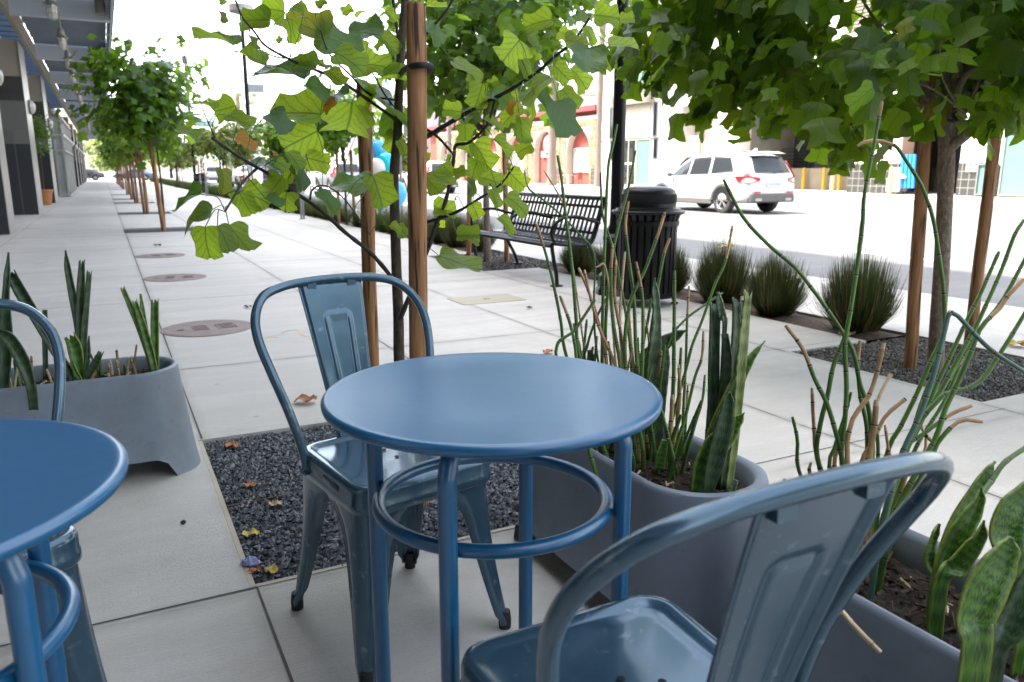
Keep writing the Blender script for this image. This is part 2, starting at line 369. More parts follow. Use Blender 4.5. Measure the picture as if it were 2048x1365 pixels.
M['carblack'] = simple('black_car_paint', (.02, .02, .022), .2, .05, 2, 0, 0, .8)
M['carblue'] = simple('blue_car_paint', (.07, .12, .26), .25, .05, 2, 0, 0, .8)
M['carsilver'] = simple('silver_car_paint', (.42, .44, .47), .25, .05, 2, .4, 0, .6)
M['carred'] = simple('red_car_paint', (.32, .04, .04), .25, .05, 2, 0, 0, .6)
M['trim'] = simple('grey_plastic_trim', (.13, .125, .12), .6)
M['tyre'] = simple('tyre_rubber', (.05, .048, .046), .85)
M['rim'] = simple('alloy_rim', (.55, .55, .55), .3, .05, 10, .8)
M['taillight'] = simple('red_tail_lamp', (.55, .02, .025), .15, .1, 8, 0, 0, .6)
M['plate'] = simple('number_plate', (.72, .74, .78), .5, .05)
M['plateink'] = simple('plate_ink', (.35, .40, .50), .6)
M['signgreen'] = simple('street_sign_green', (.0, .27, .19), .45, .05)
M['signwhite'] = simple('sign_white', (.85, .85, .83), .5, .02)
M['signred'] = simple('sign_red', (.62, .08, .08), .5, .05)
M['signblue'] = simple('sign_blue', (.20, .32, .48), .5, .05)
M['blue'] = simple('bright_blue_plastic', (.035, .25, .66), .45, .1, 8)
M['balloonblue'] = simple('sky_blue_balloon', (.06, .40, .72), .22, .05, 4)
M['balloonteal'] = simple('turquoise_balloon', (.0, .50, .58), .22, .05, 4)
M['balloonwhite'] = simple('pearl_balloon', (.55, .52, .50), .25, .05, 4)
M['terracotta'] = simple('terracotta', (.42, .17, .07), .8)
M['dryleaf'] = simple('dry_leaf', (.36, .15, .06), .8, .4, 40)
M['dryleaf2'] = simple('pale_dry_leaf', (.50, .33, .20), .85, .3, 40)
M['dryyellow'] = simple('yellow_leaf', (.48, .36, .07), .7, .3, 40)
M['paper'] = simple('lavender_paper', (.36, .38, .62), .8, .2, 30)
M['chalk'] = simple('orange_marking_paint', (.66, .45, .27), .9, .25, 30)
# ------------------------------------------------------------------ ground, pavement, road
g_ = MB(); g_.add([(-700, -700, -.16), (900, -700, -.16), (900, 1200, -.16), (-700, 1200, -.16)], [(0, 1, 2, 3)]); struct(g_, 'ground', M['ground'], smooth=False)
BX0, BX1 = .245, 1.515                                   # tree wells of the building-side row
WELLS = [(2.03, 3.35), (15.75, 17.05), (22.5, 23.8), (30.2, 31.5), (34.3, 35.6), (41, 42.3), (53.5, 54.8), (60.2, 61.5)]
KW = (3.70, 4.85, 2.20, 3.42)                            # near kerb-side well
KW2 = (3.70, 4.85, 7.9, 9.7)
BED = [(4.39, 4.85, 3.42, 7.9), (4.39, 4.85, 9.7, 95.0)]
holes = [(BX0, BX1, a, b) for a, b in WELLS] + [KW, KW2] + BED
SX0, SX1, SY0, SY1 = -8.0, 6.45, -70.0, 100.0
xs = sorted({SX0, SX1} | {h[i] for h in holes for i in (0, 1)}); ys = sorted({SY0, SY1} | {h[i] for h in holes for i in (2, 3)})
inh = lambda x, y: any(h[0] < x < h[1] and h[2] < y < h[3] for h in holes)
mb = MB()
for i in range(len(xs) - 1):
    for j in range(len(ys) - 1):
        x0, x1, y0, y1 = xs[i], xs[i + 1], ys[j], ys[j + 1]
        if not inh((x0 + x1) / 2, (y0 + y1) / 2): mb.add([(x0, y0, 0), (x1, y0, 0), (x1, y1, 0), (x0, y1, 0)], [(0, 1, 2, 3)])
for h in holes:
    a, b, c, d = h; q = [(a, c), (b, c), (b, d), (a, d)]
    for k in range(4):
        p, r = q[k], q[(k + 1) % 4]; mb.add([(p[0], p[1], 0), (r[0], r[1], 0), (r[0], r[1], -.08), (p[0], p[1], -.08)], [(0, 1, 2, 3)])
mb.add([(SX1, SY0, 0), (SX1, SY1, 0), (SX1, SY1, -.13), (SX1, SY0, -.13)], [(0, 1, 2, 3)])
mb.add([(SX0, SY1, 0), (SX1, SY1, 0), (SX1, SY1, -.15), (SX0, SY1, -.15)], [(0, 3, 2, 1)])
def jx(x, y0, y1, wd=.007):                              # a saw joint, slightly wandering, as dirt strips in the slab
    n = max(1, int((y1 - y0) / .6)); prev = None
    for k in range(n + 1):
        y = lerp(y0, y1, k / n); ww = wd * (.45 + .55 * random.random()); c = [(x - ww / 2, y, .0018), (x + ww / 2, y, .0018)]
        if prev: mb.add([prev[0], prev[1], c[1], c[0]], [(0, 1, 2, 3)], 1)
        prev = c
def jy(y, x0, x1, wd=.006):
    n = max(1, int((x1 - x0) / .5)); prev = None
    for k in range(n + 1):
        x = lerp(x0, x1, k / n); ww = wd * (.45 + .55 * random.random()); c = [(x, y - ww / 2, .0018), (x, y + ww / 2, .0018)]
        if prev: mb.add([prev[0], c[0], c[1], prev[1]], [(0, 1, 2, 3)], 1)
        prev = c
cuts = [(a, b) for a, b in WELLS]
def segs(y0, y1, gaps):
    out = []; y = y0
    for a, b in gaps:
        if a > y: out.append((y, a - .01))
        y = b + .01
    out.append((y, y1)); return out
for a, b in segs(-3, 100, cuts): jx(.262, a, b, .011)
for a, b in segs(3.36, 100, cuts[1:]): jx(1.52, a, b)
jx(2.64, -3, 100, .006)
for a, b in segs(-3, 7.88, [(2.2, 3.42)]): jx(3.67, a, b, .006)
jx(3.67, 9.72, 100, .006); jx(-1.45, -3, 100, .007); jx(5.5, -3, 100, .005)
yj = [-.62, 2.02] + [4.66 + 2.66 * k for k in range(35)]
for y in yj:
    skip = [(a, b) for a, b in WELLS if a - .05 < y < b + .05]
    if y == 2.02: jy(y, -1.45, .262, .009); jy(y, .262, 1.52, .005); jy(2.085, 1.52, 3.69, .006)
    else:
        jy(y, -1.45, .25, .005); 
        if not skip: jy(y, .27, 1.51, .006)
        if not (7.8 < y < 9.8): jy(y, 1.53, 4.38, .006)
jy(3.50, 2.64, 4.38, .006)
def squig(pts, wd=.014):                                 # faded orange locating marks sprayed on the slab
    pts = spline([(x, y, .0022) for x, y in pts], 5)
    for a, b in zip(pts[:-1], pts[1:]):
        if random.random() < .25: continue
        t = (b - a).normalized(); u = Vector((-t.y, t.x, 0)) * wd / 2; mb.add([a - u, b - u, b + u, a + u], [(0, 1, 2, 3)], 2)
squig([(.98, 5.35), (1.03, 5.5), (1.12, 5.5), (1.1, 5.35), (1.14, 5.22), (1.22, 5.25)]); squig([(1.2, 5.2), (1.28, 5.3), (1.25, 5.45), (1.32, 5.5)])
squig([(.85, 5.3), (.9, 5.36), (.94, 5.3)]); squig([(2.0, 8.2), (2.15, 8.5), (2.3, 8.5)])
struct(mb, 'sidewalk', [M['walk'], M['joint'], M['chalk']], smooth=False)
mb = MB(); mb.add([(6.45, -70, -.075), (6.98, -70, -.06), (6.98, 130, -.06), (6.45, 130, -.075)], [(0, 1, 2, 3)]); struct(mb, 'gutter', M['kerb'], smooth=False)
mb = MB(); mb.add([(6.98, -60, -.064), (28, -60, -.064), (28, 420, -.064), (6.98, 420, -.064)], [(0, 1, 2, 3)])
mb.add([(-200, 100.2, -.066), (6.98, 100.2, -.066), (6.98, 118, -.066), (-200, 118, -.066)], [(0, 1, 2, 3)])
for y0, y1 in ((-20, 8.0), (8.9, 12.5), (16, 22), (25.5, 31.5), (35, 41)): mb.add([(9.66, y0, -.06), (9.78, y0, -.06), (9.78, y1, -.06), (9.66, y1, -.06)], [(0, 1, 2, 3)], 1)
for k in range(10): mb.add([(17.6, -10 + k * 12, -.06), (17.72, -10 + k * 12, -.06), (17.72, -7 + k * 12, -.06), (17.6, -7 + k * 12, -.06)], [(0, 1, 2, 3)], 1)
struct(mb, 'road', [M['asphalt'], M['paint']], smooth=False)
mb = MB(); mb.box(28, 52, -60, 100, -.15, .0); struct(mb, 'far_sidewalk', M['kerb'], smooth=False)
mb = MB(); mb.box(-80, 6.45, 118, 420, -.15, .0); mb.box(28, 90, 118, 420, -.15, .0); struct(mb, 'far_block_pavement', M['kerb'], smooth=False)
# soil of the kerb planting strip, gravel of the wells
mb = MB()
for a, b, c, d in BED:
    n = int((d - c) * 6) if d < 20 else 200
    mb.grid(lambda u, v: (lerp(a, b, u), lerp(c, d, v), -.02 + .028 * math.sin(math.pi * u) * random.uniform(.3, 1)), 6, n)
struct(mb, 'planting_bed', M['mulch'])
mb = MB()
for a, b in WELLS: mb.add([(BX0, a, -.022), (BX1, a, -.022), (BX1, b, -.022), (BX0, b, -.022)], [(0, 1, 2, 3)])
for a, b, c, d in (KW, KW2): mb.add([(a, c, -.02), (b, c, -.02), (b, d, -.02), (a, d, -.02)], [(0, 1, 2, 3)])
struct(mb, 'gravel_base', M['gravelbed'], smooth=False)
def stones(name, boxes, n, r0, r1, mat, avoid=(), z=-.016):
    rs = np.random.RandomState(n); base = np.array([(1, 0, 0), (0, 1, 0), (-1, 0, 0), (0, -1, 0), (0, 0, 1), (0, 0, -1)], float)
    tri = np.array([(0, 1, 4), (1, 2, 4), (2, 3, 4), (3, 0, 4), (1, 0, 5), (2, 1, 5), (3, 2, 5), (0, 3, 5)]); V = []; Fc = []; k = 0
    for (a, b, c, d) in boxes:
        for _ in range(n):
            x, y = rs.uniform(a, b), rs.uniform(c, d)
            if any(math.hypot(x - p, y - q) < r for p, q, r in avoid): continue
            r = rs.uniform(r0, r1); p = base * (r * rs.uniform(.6, 1.25, 3)) + rs.normal(0, r * .16, (6, 3)); an = rs.uniform(0, 6.28); ca, sa = math.cos(an), math.sin(an)
            q = np.stack([p[:, 0] * ca - p[:, 1] * sa, p[:, 0] * sa + p[:, 1] * ca, p[:, 2] * .8 + p[:, 0] * rs.uniform(-.4, .4)], 1) + (x, y, z + rs.uniform(-.4, .8) * r)
            V.append(q); Fc.append(tri + k); k += 6
    me = bpy.data.meshes.new(name); me.from_pydata(np.concatenate(V).tolist(), [], np.concatenate(Fc).tolist()); me.materials.append(mat)
    o = bpy.data.objects.new(name, me); COL.objects.link(o)
    return o
tag(stones('gravel', [(BX0 + .02, BX1 - .01, 2.04, 3.34)], 15000, .0055, .0105, M['gravel'], [(.93, 2.75, .1)]), 'dark blue grey gravel filling the square tree well under the chair', 'gravel', kind='stuff')
tag(stones('gravel', [(KW[0] + .01, KW[1] - .01, KW[2] + .01, KW[3] - .01)], 11000, .006, .012, M['gravel2'], [(4.13, 2.75, .12)]), 'brown grey gravel around the speckled trunk at right', 'gravel', kind='stuff')
tag(stones('gravel', [(KW2[0] + .01, KW2[1] - .01, KW2[2], KW2[3])] , 2600, .010, .020, M['gravel2']), 'pale gravel around the staked tree behind the bench', 'gravel', kind='stuff')
# edging of the near well
mb = MB(); mb.box(BX0 + .001, BX0 + .016, 2.035, 3.345, -.07, -.002); mb.box(BX0 + .017, BX1 - .002, 2.033, 2.048, -.07, -.004); mb.beam((BX0 + .02, 2.63, -.014), (BX1 - .01, 2.66, -.013), .009, .012, 1)
struct(mb, 'well_edging', [M['vault'], M['mulch']], smooth=False)
# litter in the gravel and soils is built further down

# ------------------------------------------------------------------ the building on the left
b = thing('arcade_building', 'tall building on the left with black tiled columns along the pavement', 'building', (-1.55, 0, 0))
mb = MB(); mb.box(-8, -2.6, -70, 98, 0, 4.25); mb.box(-9, -.6, -70, 98, 4.25, 4.7); st = mb.build('wall', M['colbrown'], b, smooth=False)  # wall and tower run on unseen behind the camera, added to block sky light
mb = MB(); mb.box(-24, -4.2, -70, 98, 4.7, 25.2); mb.box(-24.3, -4.0, -70.2, 98.2, 25.2, 25.9); mb.build('tower', M['greywall'], b, smooth=False)
def win(par, x, y0, y1, z0, z1, face=1, m='glass', fm='greysteel', d=.05, name='window', bars=1, nm2='pane'):
    mb = MB(); t = .06; s = face * d
    xa, xb = sorted((x, x + s))
    mb.box(xa, xb, y0, y1, z1 - t, z1); mb.box(xa, xb, y0, y1, z0, z0 + t); mb.box(xa, xb, y0, y0 + t, z0 + t, z1 - t); mb.box(xa, xb, y1 - t, y1, z0 + t, z1 - t)
    for k in range(1, bars): yy = lerp(y0, y1, k / bars); mb.box(xa, xb, yy - t / 2, yy + t / 2, z0 + t, z1 - t)
    f = mb.build(name, M[fm], par, smooth=False); mb = MB(); xm = x + s * .35; xa, xb = sorted((xm, x + s * .2)); mb.box(xa, xb, y0 + t, y1 - t, z0 + t, z1 - t); mb.build(nm2, M[m], f, smooth=False); return f
for k in range(14):
    for l in range(4): win(b, -4.2, -10 + k * 8, -5 + k * 8, 6.6 + l * 4.6, 9.2 + l * 4.6, 1)
for y0 in (-6, 1.5, 9.5, 17.7, 25.5, 33, 57.5, 65.5, 73.5, 81.5): win(b, -2.6, y0, y0 + 5.4, .25, 3.2, 1, bars=3)
COLS = [ (.4, 1.0), (8.3, 1.0), (16.35, 1.0), (23.6, 1.75), (31.7, 2.0), (55.2, 1.3), (63.2, 1.3), (71.2, 1.3), (79.2, 1.3), (87.2, 1.3), (94.5, 1.3)]
for y, d in COLS:
    c = MB(); 
    for z0, z1, m_, s_ in ((0, 1.76, 0, .0), (1.76, 2.80, 1, .0), (2.80, 3.38, 2, .0), (3.38, 4.245, 3, .03)): c.box(-.68, -.012, y + s_, y + d - .004, z0 + .001, z1, m_)
    co = c.build('column', [M['coltile'], M['coltile2'], M['colbrown'], M['beige']], b, smooth=False)
    c = MB(); c.box(-.012, .0, y - .012, y + d, .002, 4.24); c.build('edge_panel', M['silver'], co, smooth=False)
    c = MB(); c.lathe([(.0, .0), (.17, .0), (.19, .03), (.19, .05)], 20, 0, cap=True); c.lathe([(.18, .05), (.15, .11), (.08, .15), (.01, .16)], 20, 1)
    o = c.build('wall_lamp', [M['greysteel'], M['lampglass']], co); o.rotation_euler = (0, R(90), 0); o.location = (.001, y + d * .55, 2.72)
# glazed entrance between the third and fourth visible columns
c = MB(); c.box(-.55, .12, 39.4, 49.8, .02, 3.3); gl = c.build('entrance_glazing', M['paleglass'], b, smooth=False)
c = MB()
for y in (39.36, 43, 46.4, 49.84): c.box(.12, .20, y - .05, y + .05, .02, 3.36)
for z in (.06, 1.95, 2.6, 3.3): c.box(.205, .225, 39.3, 49.9, z - .04, z + .04)
for x in (-.5, -.15): c.box(x - .04, x + .04, 39.33, 39.39, .02, 3.3)
for z in (1.95, 2.6): c.box(-.55, .12, 39.30, 39.32, z - .04, z + .04)
c.build('mullions', M['silver'], gl, smooth=False)
# canopy over the pavement
cn = thing('canopy', 'grey blue slatted steel canopy running along the building over the pavement', 'canopy', (0, 0, 0))
CX0, CX1, CZ = -1.42, .50, 4.32
BY = [-17, -9.6, -2.1, 5.5, 13.0, 20.35, 27.9, 35.2, 42.6, 50, 57.5, 65, 72.5, 80, 87.5, 95]
for y in BY:
    c = MB(); c.box(CX0, CX1 - .03, y, y + .22, CZ, CZ + .62); o = c.build('beam', M['canopybeam'], cn, smooth=False)
    c = MB(); c.lathe([(.09, -.30), (.10, -.28), (.10, 0), (.075, .02)], 14, cap=True); q = c.build('uplight', M['beige'], o); q.location = (.30, y - .12, CZ + .42)
for i in range(len(BY) - 1):
    y0, y1 = BY[i] + .24, BY[i + 1] - .02; n = 6; wd = (y1 - y0) / n
    c = MB()
    for k in range(n):
        a = y0 + k * wd; r = [(a + .02, CZ + .55), (a + wd - .03, CZ + .42), (a + wd - .03, CZ + .45), (a + .02, CZ + .58)]
        c.loft([[(CX0, p[0], p[1]) for p in r], [(CX1 - .05, p[0], p[1]) for p in r]], 0, True)
    c.build('slat_bay', M['canopyslat'], cn, smooth=False)
c = MB(); c.box(CX1 - .025, CX1 + .012, -17, 96, CZ + .02, CZ + .62); c.build('edge_rail', M['canopybeam'], cn, smooth=False)
c = MB(); y = -17.0
while y < 96: c.box(CX1 + .016, CX1 + .05, y, y + .55, CZ + .08, CZ + .62); y += .64
c.build('fascia', M['canopyedge'], cn, smooth=False)
c = MB(); c.box(CX0 - .10, CX0 - .002, -17, 96, CZ - .02, CZ + .40); c.build('rear_rail', M['beige'], cn, smooth=False)
for k in range(56):
    y = 6.0 + .9 * k; c = MB(); c.box(-2.2, CX0 - .104, y, y + .16, CZ + .42, CZ + .56); c.build('bracket', M['canopyedge'], cn, smooth=False)
# lanterns
lan = None
for i, y in enumerate([12.6, 16.2, 20.0, 23.6, 27.2, 30.8, 34.4, 38, 41.6, 45.2, 48.8, 52.4, 56, 60]):
    lb = ['first', 'second', 'third', 'fourth', 'fifth', 'sixth', 'seventh', 'eighth', 'ninth', 'tenth', 'eleventh', 'twelfth', 'thirteenth', 'fourteenth'][i] 
    lab = 'caged glass lantern hanging under the canopy, %s from the camera' % lb
    if lan is None:
        lan = thing('hanging_lantern', lab, 'lantern', (-.50, y, 3.60), 0, 'lanterns hanging under the canopy')
        c = MB(); c.bar((0, 0, .44), (0, 0, .76), .014); c.lathe([(.05, .76), (.05, .72), (.014, .70)], 12); c.build('rod', M['galv'], lan)
        c = MB(); c.lathe([(.015, .46), (.05, .44), (.065, .40), (.07, .33), (.085, .30)], 16); c.lathe([(.085, .30), (.13, .275), (.135, .265), (.08, .268)], 20); c.build('hood', M['galv'], lan)
        c = MB(); c.lathe([(.07, .265), (.072, .12), (.06, .05), (.03, .02), (.002, .012)], 16); c.build('glass', M['lampglass'], lan)
        c = MB()
        for k in range(8):
            a = k * math.pi / 4; c.tube([(r * math.cos(a), r * math.sin(a), z) for r, z in ((.083, .27), (.083, .12), (.068, .035), (.02, .0))], .004, 5)
        for z in (.20, .12): c.tube([(.084 * math.cos(q), .084 * math.sin(q), z) for q in [k * math.pi / 8 for k in range(16)]], .004, 5, closed=True)
        c.build('cage', M['galv'], lan)
    else: dup(lan, (-.50, y, 3.60), None, lab)
# potted tree between the columns
t = thing('potted_tree', 'small leafy tree in a terracotta pot between the black columns', 'potted tree', (-1.78, 30.2, 0))
c = MB(); c.lathe([(.0, .0), (.16, 0), (.20, .1), (.25, .42), (.28, .44), (.28, .50), (.24, .50), (.22, .46), (.0, .45)], 20); c.build('pot', M['terracotta'], t)
c = MB(); c.tube([(0, 0, .45), (.02, .01, 1.2), (0, 0, 1.9)], .03); c.build('trunk', M['bark'], t)
potted = t

# ------------------------------------------------------------------ buildings over the road (faces at x = 34)
X = 34.0
def panel(par, name, m, y0, y1, z0, z1, x0, x1): mb = MB(); mb.box(x0, x1, y0, y1, z0, z1); return mb.build(name, M[m], par, smooth=False)
# dock building
d = thing('loading_dock_building', 'pale building across the road with loading dock openings and tiled pillars', 'building', (X, 30, 0))
mb = MB()
mb.box(0, 8, -50, 13.2, 5.2, 14); mb.box(7.0, 8, -50, 13.2, 0, 5.2); mb.box(0, 7, 12.0, 13.2, 0, 5.2); mb.box(0, .9, 6.6, 8.9, 0, 5.2); mb.box(.0, 7, -11.5, -9.0, 1.3, 5.2); mb.box(0, 7, -50, -11.5, 3.4, 5.2)
w_ = mb.build('wall', M['white'], d, smooth=False)
panel(d, 'recess_wall', 'peach', 8.9, 12.0, 0, 5.2, 1.2, 1.4); panel(d, 'recess_pier', 'cream', 9.9, 10.6, 0, 4.2, .9, 1.19)
panel(d, 'recess_return', 'peach', 6.62, 8.88, 0, 5.19, .905, .99)
for y0, y1, nm in ((-4.4, -1.5, 0), (-9.0, -7.4, 1)):
    mb = MB(); mb.box(0, .9, y0, y1, 1.45, 5.2); p = mb.build('pillar', M['white'], d, smooth=False)
    mb = MB(); mb.box(-.02, .92, y0 - .012, y1 + .012, 0, 1.449); mb.build('tile_base', M['tile'], p, smooth=False)
    mb = MB(); mb.box(.03, .88, y0 - .02, y0 - .002, 1.47, 5.1); mb.build('side_face', M['peach'], p, smooth=False)
mb = MB(); mb.box(-.02, .1, -11.5, -9.0, 0, 1.3); mb.box(-.02, .1, 8.1, 8.9, 0, 1.3); mb.build('tile_base', M['tile'], d, smooth=False)
# dock interior
mb = MB(); mb.box(3.3, 7.0, -1.4, 6.6, -.02, 1.25); mb.build('dock_platform', M['dockwall'], d, smooth=False)
mb = MB(); mb.box(6.6, 6.95, -1.45, 8.8, 1.25, 5.19); mb.box(1.0, 6.6, 6.62, 8.85, 0, 5.19); mb.box(1.2, 6.6, -1.49, -1.42, 0, 5.19); mb.build('dock_wall', M['greywall'], d, smooth=False)
mb = MB(); mb.box(4.6, 4.7, 4.7, 6.6, 1.25, 3.6); mb.build('dock_door', M['greydoor'], d, smooth=False)
mb = MB(); mb.box(4.3, 6.5, 3.9, 4.65, 1.25, 4.0); mb.box(5.0, 6.5, 2.9, 3.9, 1.25, 5.1); mb.box(4.7, 6.5, 1.2, 2.6, 1.25, 3.2); mb.build('dock_cabinet', M['greywall'], d, smooth=False)
mb = MB()
ys_ = (-1.3, .3, .5, 2.2, 2.4, 4.2, 4.4, 6.4)
for y in ys_: mb.bar((3.4, y, 1.25), (3.4, y, 2.4), .03)
for y0, y1 in zip(ys_[:-1], ys_[1:]):
    for z in (1.4, 1.6, 1.8, 2.0, 2.2, 2.4): mb.bar((3.4, y0, z), (3.4, y1, z), .022, 6)
mb.build('railing', M['black'], d, smooth=True)
mb = MB(); mb.box(3.0, 6.9, -7.35, -4.45, 0, 5.1); mb.build('bay_shade', M['void'], d, smooth=False)  # solid black box in place of the bay's own shade
mb = MB(); mb.box(.4, 2.9, -7.38, -7.32, .2, 4.2); mb.build('bay_door', M['pinkbrick'], d, smooth=False)
mb = MB()
for k in range(14): mb.box(-.08, -.002, -4.6 - k * 0 , -.6, 7.9 + k * .16, 7.97 + k * .16)
mb.build('louvre', M['dockwall'], d, smooth=False)
win(d, 0, -11.3, -9.3, .06, 3.0, -1, 'tealglass', 'silver', .08, 'door', 1)
win(d, 0, -9.2, -8.3+.0, .06, 1.4, -1, 'tealglass', 'greysteel', .12, 'window', 1)
win(d, -.02, -17, -12, .3, 3.2, -1, 'tealglass', 'silver', .08, 'window', 3)
mb = MB(); mb.box(-.06, -.024, -8.35, -7.75, 1.05, 1.55); o = mb.build('meter_plate', M['cream'], d, smooth=False)
mb = MB()
for y in (-8.2, -7.95):
    for z in (1.2, 1.4): mb.sphere((-.1, y, z), (.05, .06, .05), 6)
mb.build('hose_outlets', M['greysteel'], o)
# bollards
bo = None
for i, (x, y, m_, lb) in enumerate([(37.15, 34.2, 'yellow', 'yellow bollard in the dock shade beside the white car'), (37.15, 32.7, 'yellow', 'middle yellow bollard in the shaded loading dock'), (37.15, 31.6, 'yellow', 'yellow bollard in the shaded dock nearest the tiled pillar'),
        (33.3, 28.75, 'sunlityellow', 'cream sunlit bollard left of the tiled pillar'), (33.3, 25.35, 'sunlityellow', 'cream sunlit bollard right of the tiled pillar')]):
    o = MB(); o.lathe([(.0, .0), (.10, 0), (.10, 1.22), (.07, 1.27), (.0, 1.29)], 14); q = o.build('bollard', M[m_]); q.location = (x - .15, y, 0)
    tag(q, lb, 'bollard', 'bollards at the loading dock')
# blue ribbed panel on wheels and the cream bin box
o = thing('ribbed_panel', 'bright blue ribbed plastic panel leaning in the dark dock opening', 'panel', (33.9, 24.75, .25), R(4))
mb = MB(); n = 7
for k in range(n): y = -.62 + k * .19; mb.tube([(0, y, .05), (.02, y + .06, .8), (.10, y + .14, 1.6)], .085, 8)
mb.build('panel', M['blue'], o); mb = MB()
for y in (-.55, .5): mb.bar((0, y - .05, -.17), (0, y + .05, -.17), .08, 10); mb.bar((0, y, -.17), (0, y, .06), .02)
mb.build('wheel', M['rubber'], o)
o = thing('cream_cabinet', 'cream metal cabinet with sloped front beside the blue panel', 'cabinet', (34.0, 25.9 - .25, 0), 0)
mb = MB(); mb.box(-.3, .3, -.36, .36, .1, .75, 0, .02); mb.box(-.1, .3, -.30, .34, .75, 1.25, 0, .02); mb.build('body', M['cream'], o); mb = MB(); mb.beam((-.32, -.38, .76), (-.1, -.3, .98), .5, .04); mb.build('lid', M['white'], o)
# white shop building with the glazed door
s = thing('white_shop_building', 'white two storey shop across the road with teal upper window and glazed door', 'building', (X, 47, 0))
mb = MB(); mb.box(0, 9, -3.7, 5.0, 3.35, 12.5); mb.box(.1, 9, -3.7, -1.8, 0, 3.35); mb.box(.1, 9, 2.4, 5, 0, 3.35); mb.box(1.5, 9, -1.8, 2.4, 0, 3.35); mb.build('wall', M['white'], s, smooth=False)
win(s, 0, -1.6, 2.4, 6.5, 9.0, -1, 'tealglass', 'silver', .08); panel(s, 'awning_band', 'dockwall', -2.0, 2.6, 5.7, 6.3, -.45, -.002); panel(s, 'fascia_panel', 'cream', -1.7, 2.3, 3.4, 5.6, -.06, -.003)
win(s, .1, -1.75, -.1, .05, 3.3, -1, 'tealglass', 'cream', .1, 'door'); win(s, .1, -.05, 1.75, .05, 1.6, -1, 'glass', 'cream', .1, 'window', 2); win(s, .1, -.05, 1.75, 1.62, 3.3, -1, 'glass', 'cream', .1, 'window', 2)
for y in (-2.5, 2.75):
    win(s, 0 if y < 0 else 0, y, y + .5, 3.4, 5.7, -1, 'glass', 'greysteel', .06); win(s, .1, y, y + .5, 1.9, 3.3, -1, 'glass', 'greysteel', .06)
# restaurant
r = thing('arched_restaurant', 'low restaurant across the road with stone clad arches and rose cornice', 'building', (X, 70, 0))
mb = MB(); mb.box(.6, 12, -17.9, 18.5, 0, 5.3); mb.build('wall', M['redwall'], r, smooth=False)
mb = MB(); mb.box(.2, 12.2, -17.95, 18.6, 5.3, 5.62); mb.box(-.25, 12.3, -18, 18.7, 5.62, 6.0); mb.build('cornice', M['pinkbrick'], r, smooth=False)
def arch_bay(y0, y1, zs, m_):                               # wall bay with an arched opening, as one solid
    c = MB(); ym = (y0 + y1) / 2; hw = (y1 - y0) / 2 - .9; n = 14
    inner = [(ym - hw, 0)] + [(ym - hw * math.cos(math.pi * k / n), zs + hw * math.sin(math.pi * k / n)) for k in range(n + 1)] + [(ym + hw, 0)]
    outer = [(y0, 0)] + [(lerp(y0, y1, k / n), 5.29) for k in range(n + 1)] + [(y1, 0)]
    ring = lambda p, x: [(x, q[0], q[1]) for q in p]
    a, bb, cc, dd = ring(inner, .0), ring(outer, .0), ring(outer, .59), ring(inner, .59); N = len(inner); v = a + bb + cc + dd; f = []
    for k in range(N - 1):
        for u, w2 in ((0, 1), (1, 2), (2, 3), (3, 0)): f.append((u * N + k, u * N + k + 1, w2 * N + k + 1, w2 * N + k))
    c.add(v, f); return c.build('arch_bay', M[m_], r, smooth=False)
bays = [(-17.9, -12.6), (-12.5, -7.0), (-6.9, -1.6), (-1.5, 3.9), (4.0, 9.4), (9.5, 14.9)]
for i, (y0, y1) in enumerate(bays):
    arch_bay(y0, y1, 2.6, 'cream')
    c = MB(); c.box(-.06, -.003, y0 + .02, y0 + .82, .0, 5.0); c.box(-.06, -.003, y1 - .82, y1 - .02, 0, 5.0); c.box(-.06, -.003, y0 + .84, y1 - .84, 4.55, 5.0); c.build('stone_facing', M['stone'], r, smooth=False)
    if i in (1,): 
        c = MB(); c.box(.5, .59, (y0 + y1) / 2 - .6, (y0 + y1) / 2 + .6, 0, 2.2); c.build('door', M['pinkbrick'], r, smooth=False)
    else: win(r, .6, y0 + 1.2, y1 - 1.2, .95, 2.9, -1, 'paleglass', 'white', .1, bars=2)
    c = MB(); c.box(-.10, -.062, y0 - .1, y0 + .5, 0, 1.3); c.build('tile_panel', M['tile'], r, smooth=False)
c = MB(); c.lathe([(.0, 0), (.85, 0), (.85, .12), (.0, .12)], 24); o = c.build('round_sign', M['redwall'], r); o.rotation_euler = (0, R(-90), 0); o.location = (.5, -9.75, 3.35)
c = MB(); c.lathe([(.0, .121), (.72, .121), (.72, .14), (0, .14)], 24); q = c.build('sign_face', M['signwhite'], o)
c = MB()
for k, (a, h) in enumerate(((-.48, .3), (-.25, .2), (-.02, .42), (.22, .2), (.44, .26))): c.box(-.05 + (.1 if k % 2 else 0), -.05 + h + (.1 if k % 2 else 0), a - .06, a + .08, .142, .15)
c.build('sign_marks', M['black'], o, smooth=False)
c = MB(); c.box(.38, .49, -10.9, -8.6, 2.25, 2.75); o = c.build('name_board', M['signwhite'], r, smooth=False)
c = MB(); [c.box(.365, .379, y, y + .22, 2.4, 2.6) for y in (-10.2, -9.8, -9.5)]; c.build('board_marks', M['greydoor'], o, smooth=False)
